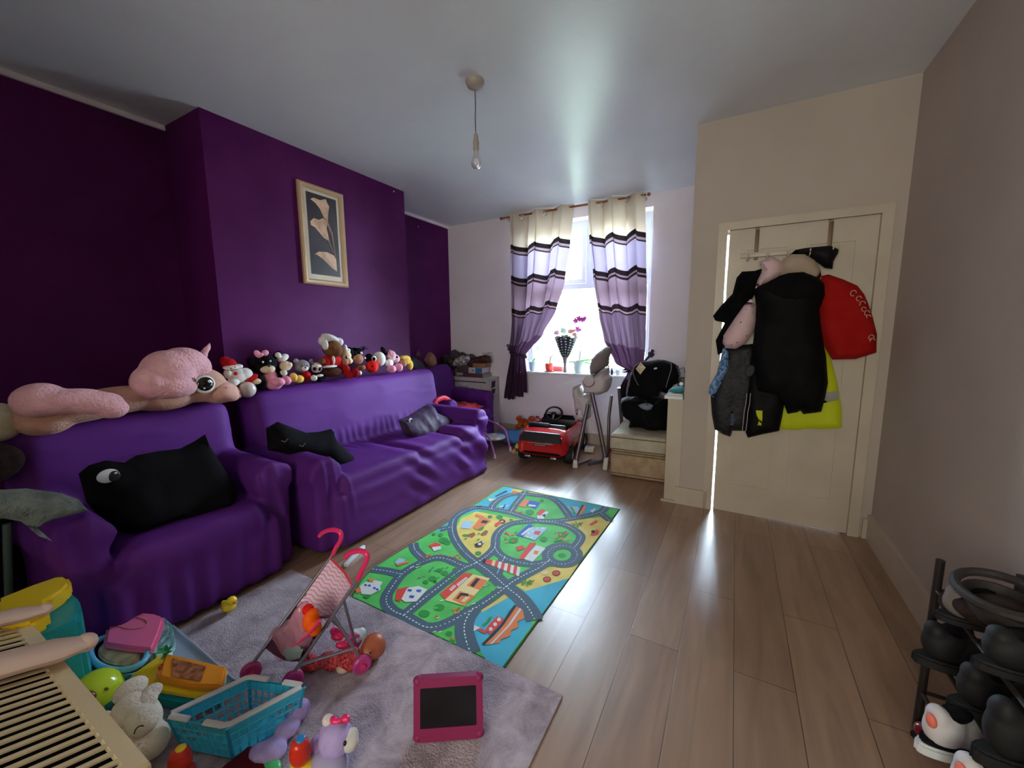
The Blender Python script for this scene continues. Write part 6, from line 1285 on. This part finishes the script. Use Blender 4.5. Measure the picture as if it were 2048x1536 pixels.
# orange play set
t = thing('toy_play_set', 'orange and yellow tray play set with small parts on a teal base', 'toy', (-1.68, .57, .03))
obj('base_plate', lay(MB(), [(258, 1362), (325, 1316), (452, 1344), (438, 1400), (360, 1402), (290, 1388)], .03, .07, .006), TEAL, t, True)
obj('yellow_tray', lay(MB(), [(256, 1352), (322, 1306), (455, 1333), (441, 1390), (380, 1386), (300, 1372)], .072, .10, .008), YEL, t, True)
obj('orange_top', lay(MB(), [(330, 1304), (453, 1332), (443, 1372), (380, 1370), (318, 1352)], .102, .13, .006), plast('amber_plastic', (246, 160, 44)), t, True)
obj('printed_panel', lay(MB(), [(345, 1316), (412, 1332), (402, 1362), (345, 1352)], .131, .133, .0005), mat('brown_map_print', (160, 96, 56), .5, var=(40, 40)), t, True)
for (x, y, c, w, nm) in ((327, 1336, (240, 90, 40), .030, 'orange_block'), (322, 1348, (240, 150, 110), .026, 'peach_block'), (348, 1346, (40, 120, 170), .016, 'blue_block'), (365, 1356, (236, 120, 60), .018, 'orange_block')):
    obj(nm, MB().box(F3(x, y, .115), (w, w*.6, .02), rot=(0, 0, .4), bev=.004), plast('block_%d_%d' % (c[1], c[2]), c), t, True)
b = MB()
for k in range(7): a = k*.9; leafblade(b, F3(318+k*4, 1320-k*3, .12), (math.cos(a), math.sin(a), .9), .05, .018)
obj('toy_foliage', b, plast('green_plastic', (50, 150, 84)), t, True)
# ================================================================ aqua basket
t = thing('play_basket', 'aqua plastic shopping basket with white rim and handles', 'basket', (-1.36, .57, .012))
Ab, Bb, Cb = V3((-1.475, .43, 0)), V3((-1.275, .50, 0)), V3((-1.20, .70, 0)); Db = Ab+(Cb-Bb)
BQ = [Ab, Bb, Cb, Db]; cen = sum(BQ, V3())/4; BT = [V3((p.x, p.y, .135)) for p in BQ]; BL_ = [V3((cen.x+(p.x-cen.x)*.84, cen.y+(p.y-cen.y)*.84, .016)) for p in BQ]
LATM = AQ
for i in range(4):
    j = (i+1) % 4; A0, A1, B0, B1 = BL_[i], BL_[j], BT[i], BT[j]; b = MB()
    def W_(u, v): return A0.lerp(A1, u).lerp(B0.lerp(B1, u), v)
    for k in range(9): u = k/8; b.tube([W_(u, 0), W_(u, .98)], .0035 if 0 < k < 8 else .006, 6, flat=.8)
    for v in (.02, .26, .5, .74): b.tube([W_(0, v), W_(1, v)], .0035, 6)
    b.prism([W_(0, .76), W_(1, .76), W_(1, .99), W_(0, .99)], (W_(.5, .8)-cen).normalized()*.003); obj('basket_side', b, LATM, t, True)
b = MB().prism([p for p in BL_], (0, 0, .004)); 
obj('basket_floor', b, LATM, t, True)
b = MB().tube([p+V3((0, 0, .0)) for p in BT], .008, 8, closed=True, flat=.5); obj('basket_rim', b, AQ, t, True)
for (i, j, f0, f1) in ((1, 2, -.02, 1.02), (3, 0, -.02, 1.02)):
    A, B_ = BT[i]+V3((0, 0, .008)), BT[j]+V3((0, 0, .008)); k0, k1 = BT[(i-1) % 4]+V3((0, 0, .008)), BT[(j+1) % 4]+V3((0, 0, .008))
    b = MB().tube([A.lerp(k0, .36), A.lerp(k0, .06), A.lerp(B_, .04), B_.lerp(A, .04), B_.lerp(k1, .06), B_.lerp(k1, .36)], .010, 10, flat=.6); obj('handle', b, mat('white_handle_plastic', (220, 222, 224), .35), t, True)
# ================================================================ lilac cat, small figures
LIL = plush('lilac_plush', (190, 170, 226)); t = thing('cat_plush', 'lilac cat soft toy with a hot pink bow beside the aqua basket', 'soft toy', (-1.0, .68, .01))
blob('head', [(F3(672, 1478, .09), (.052, .05, .046)), (F3(660, 1466, .095), (.035, .03, .03))], LIL, t, True, vox=.006); blob('muzzle', [(F3(700, 1484, .09), (.026, .026, .026)), (F3(704, 1470, .10), (.02, .02, .02))], WHP, t, True, vox=.005)
blob('body', [(F3(660, 1530, .04), (.06, .05, .04)), (F3(640, 1515, .035), (.035, .03, .025))], mat('lilac_dress', (176, 170, 206), .8), t, True, vox=.006); blob('ear', [(F3(656, 1440, .13), (.018, .018, .016))], WHP, t, True, vox=.004); blob('arm', [(F3(634, 1487, .06), (.022, .024, .02)), (F3(640, 1505, .05), (.016, .02, .016))], LIL, t, True, vox=.005)
blob('bow', [(F3(668, 1441, .135), (.018, .011, .011)), (F3(692, 1437, .135), (.016, .011, .011)), (F3(680, 1441, .138), (.008, .008, .008))], HOT, t, True, vox=.003, sm=2)
obj('eye', MB().ell(F3(690, 1487, .105), (.006, .006, .008), seg=8), EYM, t, True)
t = thing('lilac_toy', 'second lilac soft toy lying behind and under the aqua basket', 'soft toy', (-1.2, .70, .01)); blob('body', [(F3(600, 1420, .04), (.03, .035, .035)), (F3(575, 1455, .03), (.04, .04, .022)), (F3(545, 1500, .025), (.05, .04, .02)), (F3(520, 1505, .025), (.04, .03, .018))], LIL, t, True, vox=.006)
def peg(label, px, py, h, c2, c3, nm='peg_figure'):
    q = F3(px, py, .012); t = thing(nm, label, 'toy', q)
    blob('red_body', [((0, 0, h*.62), (.030, .030, h*.36)), ((0, 0, h*.8), (.026, .026, .024))], plast('tomato_plastic', (222, 50, 24), .25), t, vox=.004, sm=3); obj('top_disc', MB().ell((.002, .004, h*.98), (.014, .014, .006), seg=14), c2, t); blob('base', [((0, 0, h*.2), (.036, .034, h*.2)), ((.03, .01, .02), (.02, .018, .016))], c3, t, vox=.004, sm=3)
peg('red peg figure with a blue top on a yellow base in front of the basket', 604, 1548, .12, plast('blue_plastic', (40, 130, 200)), YEL)
peg('red peg figure with a yellow top at the bottom edge before the basket', 366, 1562, .11, YEL, plast('tomato_plastic', (222, 50, 24)), 'peg_figure')
tag(blob('green_toy', [(F3(545, 1530, .02), (.035, .02, .012))], plast('mint_plastic', (84, 200, 120)), vox=.004), 'mint green toy piece at the bottom edge by the red figure', 'toy')
t = thing('maroon_cloth', 'dark maroon cloth lying on the rug under the basket', 'cloth', (-1.3, .55, .01)); b = MB().puff([(p.x, p.y) for p in (F3(440, 1540, .012), F3(500, 1490, .012), F3(560, 1500, .012), F3(550, 1560, .012), F3(470, 1580, .012))], lambda a, c, w: V3((a, c, .013+w)), .012, sp=.014, edge=.03, wr=(.006, 25)); obj('cloth_sheet', b, cloth('maroon_cotton', (90, 20, 36)), t, True)
# ================================================================ left edge: grey throw, pushchair, pale plush
t = thing('grey_throw', 'fuzzy grey green throw draped over the near armchair arm', 'throw', (-2.1, .35, .5))
P = [(at(x, y, 0, -2.09).y, at(x, y, 0, -2.09).z) for x, y in ((-60, 985), (0, 984), (60, 981), (130, 990), (165, 1003), (184, 1026), (150, 1034), (112, 1044), (80, 1060), (112, 1088), (85, 1078), (48, 1048), (0, 1040), (-60, 1040))]
b = MB().puff(P, lambda a, c, w: V3((-2.13+w, a, c)), .05, sp=.02, edge=.05, wr=(.012, 16), back=.8); obj('throw_sheet', b, mat('grey_green_pile', (112, 122, 118), .95, bump=(70, 1, .015), var=(20, 16), sheen=.4), t, True)
t = thing('pushchair', 'dark pushchair with a grey green tube frame cut off by the left edge', 'pushchair', (-2.6, .06, .0))
SAG = mat('sage_metal_tube', (96, 118, 108), .4, .3)
b = MB().tube([at(14, 1048, 0, -2.5), at(16, 1120, 0, -2.5), at(18, 1190, 0, -2.5), at(20, 1250, 0, -2.5)], .013, 10); obj('frame_tube', b, SAG, t, True)
c_ = at(2, 1010, 0, -2.48); b = MB().tube([c_+V3((0, .034*math.cos(a), .045*math.sin(a))) for a in [k*PI/8 for k in range(16)]], .012, 8, closed=True); obj('hinge_ring', b, SAG, t, True)
blob('fabric_seat', [(at(-20, 1060, 0, -2.6), (.05, .12, .05)), (at(20, 1040, 0, -2.6), (.05, .07, .03)), (at(-10, 1150, 0, -2.65), (.08, .10, .14)), (V3((-2.68, .06, .3)), (.10, .12, .24))], cloth('black_pushchair_fabric', (14, 18, 17)), t, True, vox=.012)
for (x, y) in ((-2.55, -.05), (-2.7, .15)): b = MB().lathe([(.03, -.015), (.07, -.018), (.08, 0), (.07, .018), (.03, .015)], (x, y, .092), (1, .2, 0), 24); obj('wheel', b, mat('toy_tyre', (20, 20, 22), .7), t, True)
t = thing('pale_plush', 'pale cream round soft toy at the left edge beside the unicorn', 'soft toy', (-2.7, .40, .9)); blob('head', [(at(-8, 845, 0, -2.72), (.07, .085, .085))], plush('oatmeal_plush', (196, 188, 160)), t, True, vox=.008); blob('body', [(at(-40, 930, 0, -2.62), (.09, .12, .09))], plush('near_black_brown', (34, 20, 18)), t, True, vox=.009)
# ================================================================ shoe rack by the right wall
t = thing('shoe_rack', 'dark tubular shoe rack against the right wall, crowded with shoes', 'shoe rack', (.66, 1.45, 0)); RK = mat('dark_brown_metal', (52, 44, 40), .5, .3)
XF, XB = .60, .77; Ys = (1.12, 1.66)
for y in Ys:
    for x in (XF, XB): b = MB().tube([(x, y, .0), (x, y, .60)], .011, 10); obj('upright', b, RK, t, True)
TZ = (.14, .32, .50)
for z in TZ:
    for x in (XF, (XF+XB)/2, XB): b = MB().tube([(x, Ys[0], z), (x, Ys[1], z)], .006, 8); obj('shelf_rod', b, RK, t, True)
    for y in Ys: obj('end_rod', MB().tube([(XF, y, z), (XB, y, z)], .006, 8), RK, t, True)
def shoe(name, label, loc, rz, mu, ms, l=.26, h=.10, tab=None, cat='shoe', group=None):
    t = thing(name, label, cat, loc, rz, group); w = l*.17
    blob('upper', [((0, l*.30, h*.42), (w*.92, l*.22, h*.34)), ((0, 0, h*.48), (w*.85, l*.3, h*.40)), ((0, -l*.28, h*.62), (w*.80, l*.19, h*.45)), ((0, -l*.36, h*.9), (w*.62, l*.09, h*.25))], mu, t, vox=.006, sm=4)
    b = MB(); P = [(w*1.02*math.cos(a)*(1 if math.sin(a) > 0 else .88), l*.53*math.sin(a)) for a in [k*PI/14 for k in range(28)]]; b.prism([(x, y, 0) for x, y in P], (0, 0, h*.26), bev=.006); obj('sole', b, ms, t)
    if tab: obj('dark_midsole', MB().prism([(x*.94, y*.93, h*.26) for x, y in P], (0, 0, h*.14), bev=.004), BKP, t)
    obj('opening', MB().ell((0, -l*.20, h*1.0), (w*.55, l*.15, h*.16), (.25, 0, 0), seg=14), BKP, t)
    if tab: obj('heel_tab', MB().ell((w*.25, -l*.45, h*.86), (w*.3, .010, h*.16), (.15, 0, 0), seg=12), tab, t)
    return t
WHT_S = mat('white_trainer_mesh', (206, 202, 204), .7, bump=(90, .3, .003)); SOLW = mat('white_foam_sole', (216, 220, 220), .45); CORL = mat('coral_tab', (236, 120, 104), .6); BKS = mat('black_leather', (18, 18, 21), .7); GYS = mat('grey_suede', (112, 104, 98), .8)
def RP(px, py, x): return at(px, py, 0, x)
q = RP(1952, 1450, .60); shoe('trainer', 'white trainer with coral heel tab on the bottom rung, left of its pair', (.60, q.y, TZ[1]-.11), rad(-68), WHT_S, SOLW, .25, .12, CORL)
q = RP(2012, 1492, .60); shoe('trainer', 'white trainer with coral heel tab on the bottom rung, right of its pair', (.62, q.y+.01, TZ[1]-.13), rad(-68), WHT_S, SOLW, .25, .12, CORL)
q = RP(1928, 1320, .62); shoe('black_shoe', 'black shoe on the middle shelf at the near side of the upright', (.66, 1.55, TZ[1]+.006), rad(-80), BKS, BKS, .27, .12)
shoe('black_shoe', 'black shoe deep on the middle shelf with a grey toe highlight', (.68, 1.40, TZ[1]+.006), rad(-75), BKS, BKS, .27, .12)
shoe('black_boot', 'black ankle boot at the right edge of the middle shelf', (.67, 1.25, TZ[1]+.006), rad(-75), BKS, BKS, .27, .15)
shoe('grey_shoe', 'grey suede shoe on the top shelf below the dark brimmed hat', (.67, 1.50, TZ[2]+.006), rad(-80), GYS, BKS, .26, .09)
shoe('black_shoe', 'black shoe on the top shelf at the right edge of the picture', (.68, 1.32, TZ[2]+.006), rad(-80), BKS, BKS, .26, .10)
shoe('patterned_shoe', 'black and white patterned shoe on the lowest shelf at the right edge', (.63, 1.24, TZ[0]+.006), rad(-70), mat('black_white_pattern', (110, 112, 116), .7, var=(40, 100)), BKS, .27, .12)
q = F3(1862, 1490, .04); shoe('red_shoe', 'shiny dark red shoe on the floor at the foot of the rack', (q.x+.085, q.y+.035, .0), rad(80), mat('dark_red_patent', (128, 22, 28), .2, coat=.6), BKS, .22, .09)
# dark brimmed hat and fluffy scarf on top of the rack
t = thing('wicker_hat', 'dark open ring shaped basket on top of the shoe rack', 'basket', (.66, 1.45, .62))
c_ = RP(2000, 1190, .64); b = MB().tube([c_+V3((.08*math.cos(a), .105*math.sin(a)-.01, .010+.01*math.cos(a))) for a in [k*PI/14 for k in range(28)]], .012, 8, closed=True); obj('rim', b, mat('dark_wicker', (44, 38, 36), .7, bump=(80, .6, .004)), t, True)
b = MB().lathe([(.07, -.06), (.09, -.03), (.10, 0), (.094, 0), (.085, -.03), (.001, -.055)], (0, 0, 0)); b.xf(Matrix.Translation(c_+V3((0, -.03, 0))) @ Matrix.Diagonal((.75, 1.0, .9, 1))); obj('bowl', b, mat('dark_wicker', (44, 38, 36), .7, bump=(80, .6, .004)), t, True)
t = thing('brown_slipper', 'fluffy dark brown slipper hanging over the front of the top shelf', 'slipper', (.60, 1.53, .52)); blob('fluffy_body', [(RP(1925, 1212, .60), (.05, .045, .038)), (RP(1965, 1220, .62), (.06, .07, .035)), (RP(2010, 1228, .64), (.06, .07, .035))], plush('dark_fluff', (50, 38, 34)), t, True, vox=.008, sm=1)
# ================================================================ finish
bpy.context.view_layer.update()
dg = bpy.context.evaluated_depsgraph_get()
for o in BAKE:
    me = bpy.data.meshes.new_from_object(o.evaluated_get(dg))
    old = o.data; o.modifiers.clear(); o.data = me
    if not o.name.startswith('car_body'):
        for p in me.polygons: p.use_smooth = True
    if o in FN:
        Mw = frame(o); bm = bmesh.new(); bm.from_mesh(me); bm.normal_update(); N_ = [v.normal.copy() for v in bm.verts]
        for v, n in zip(bm.verts, N_): v.co += n*FN[o](Mw @ v.co, n)
        for _ in range(1): bmesh.ops.smooth_vert(bm, verts=bm.verts, factor=.3, use_axis_x=True, use_axis_y=True, use_axis_z=True)
        bm.to_mesh(me); bm.free()
for o in CUTS: bpy.data.objects.remove(o)
vs = SC.view_settings
vs.view_transform = 'Standard'; vs.look = 'None'; vs.exposure = EXPO; vs.gamma = 1; vs.use_curve_mapping = False
SC.cycles.max_bounces = 10; SC.cycles.diffuse_bounces = 6; SC.cycles.sample_clamp_indirect = 25
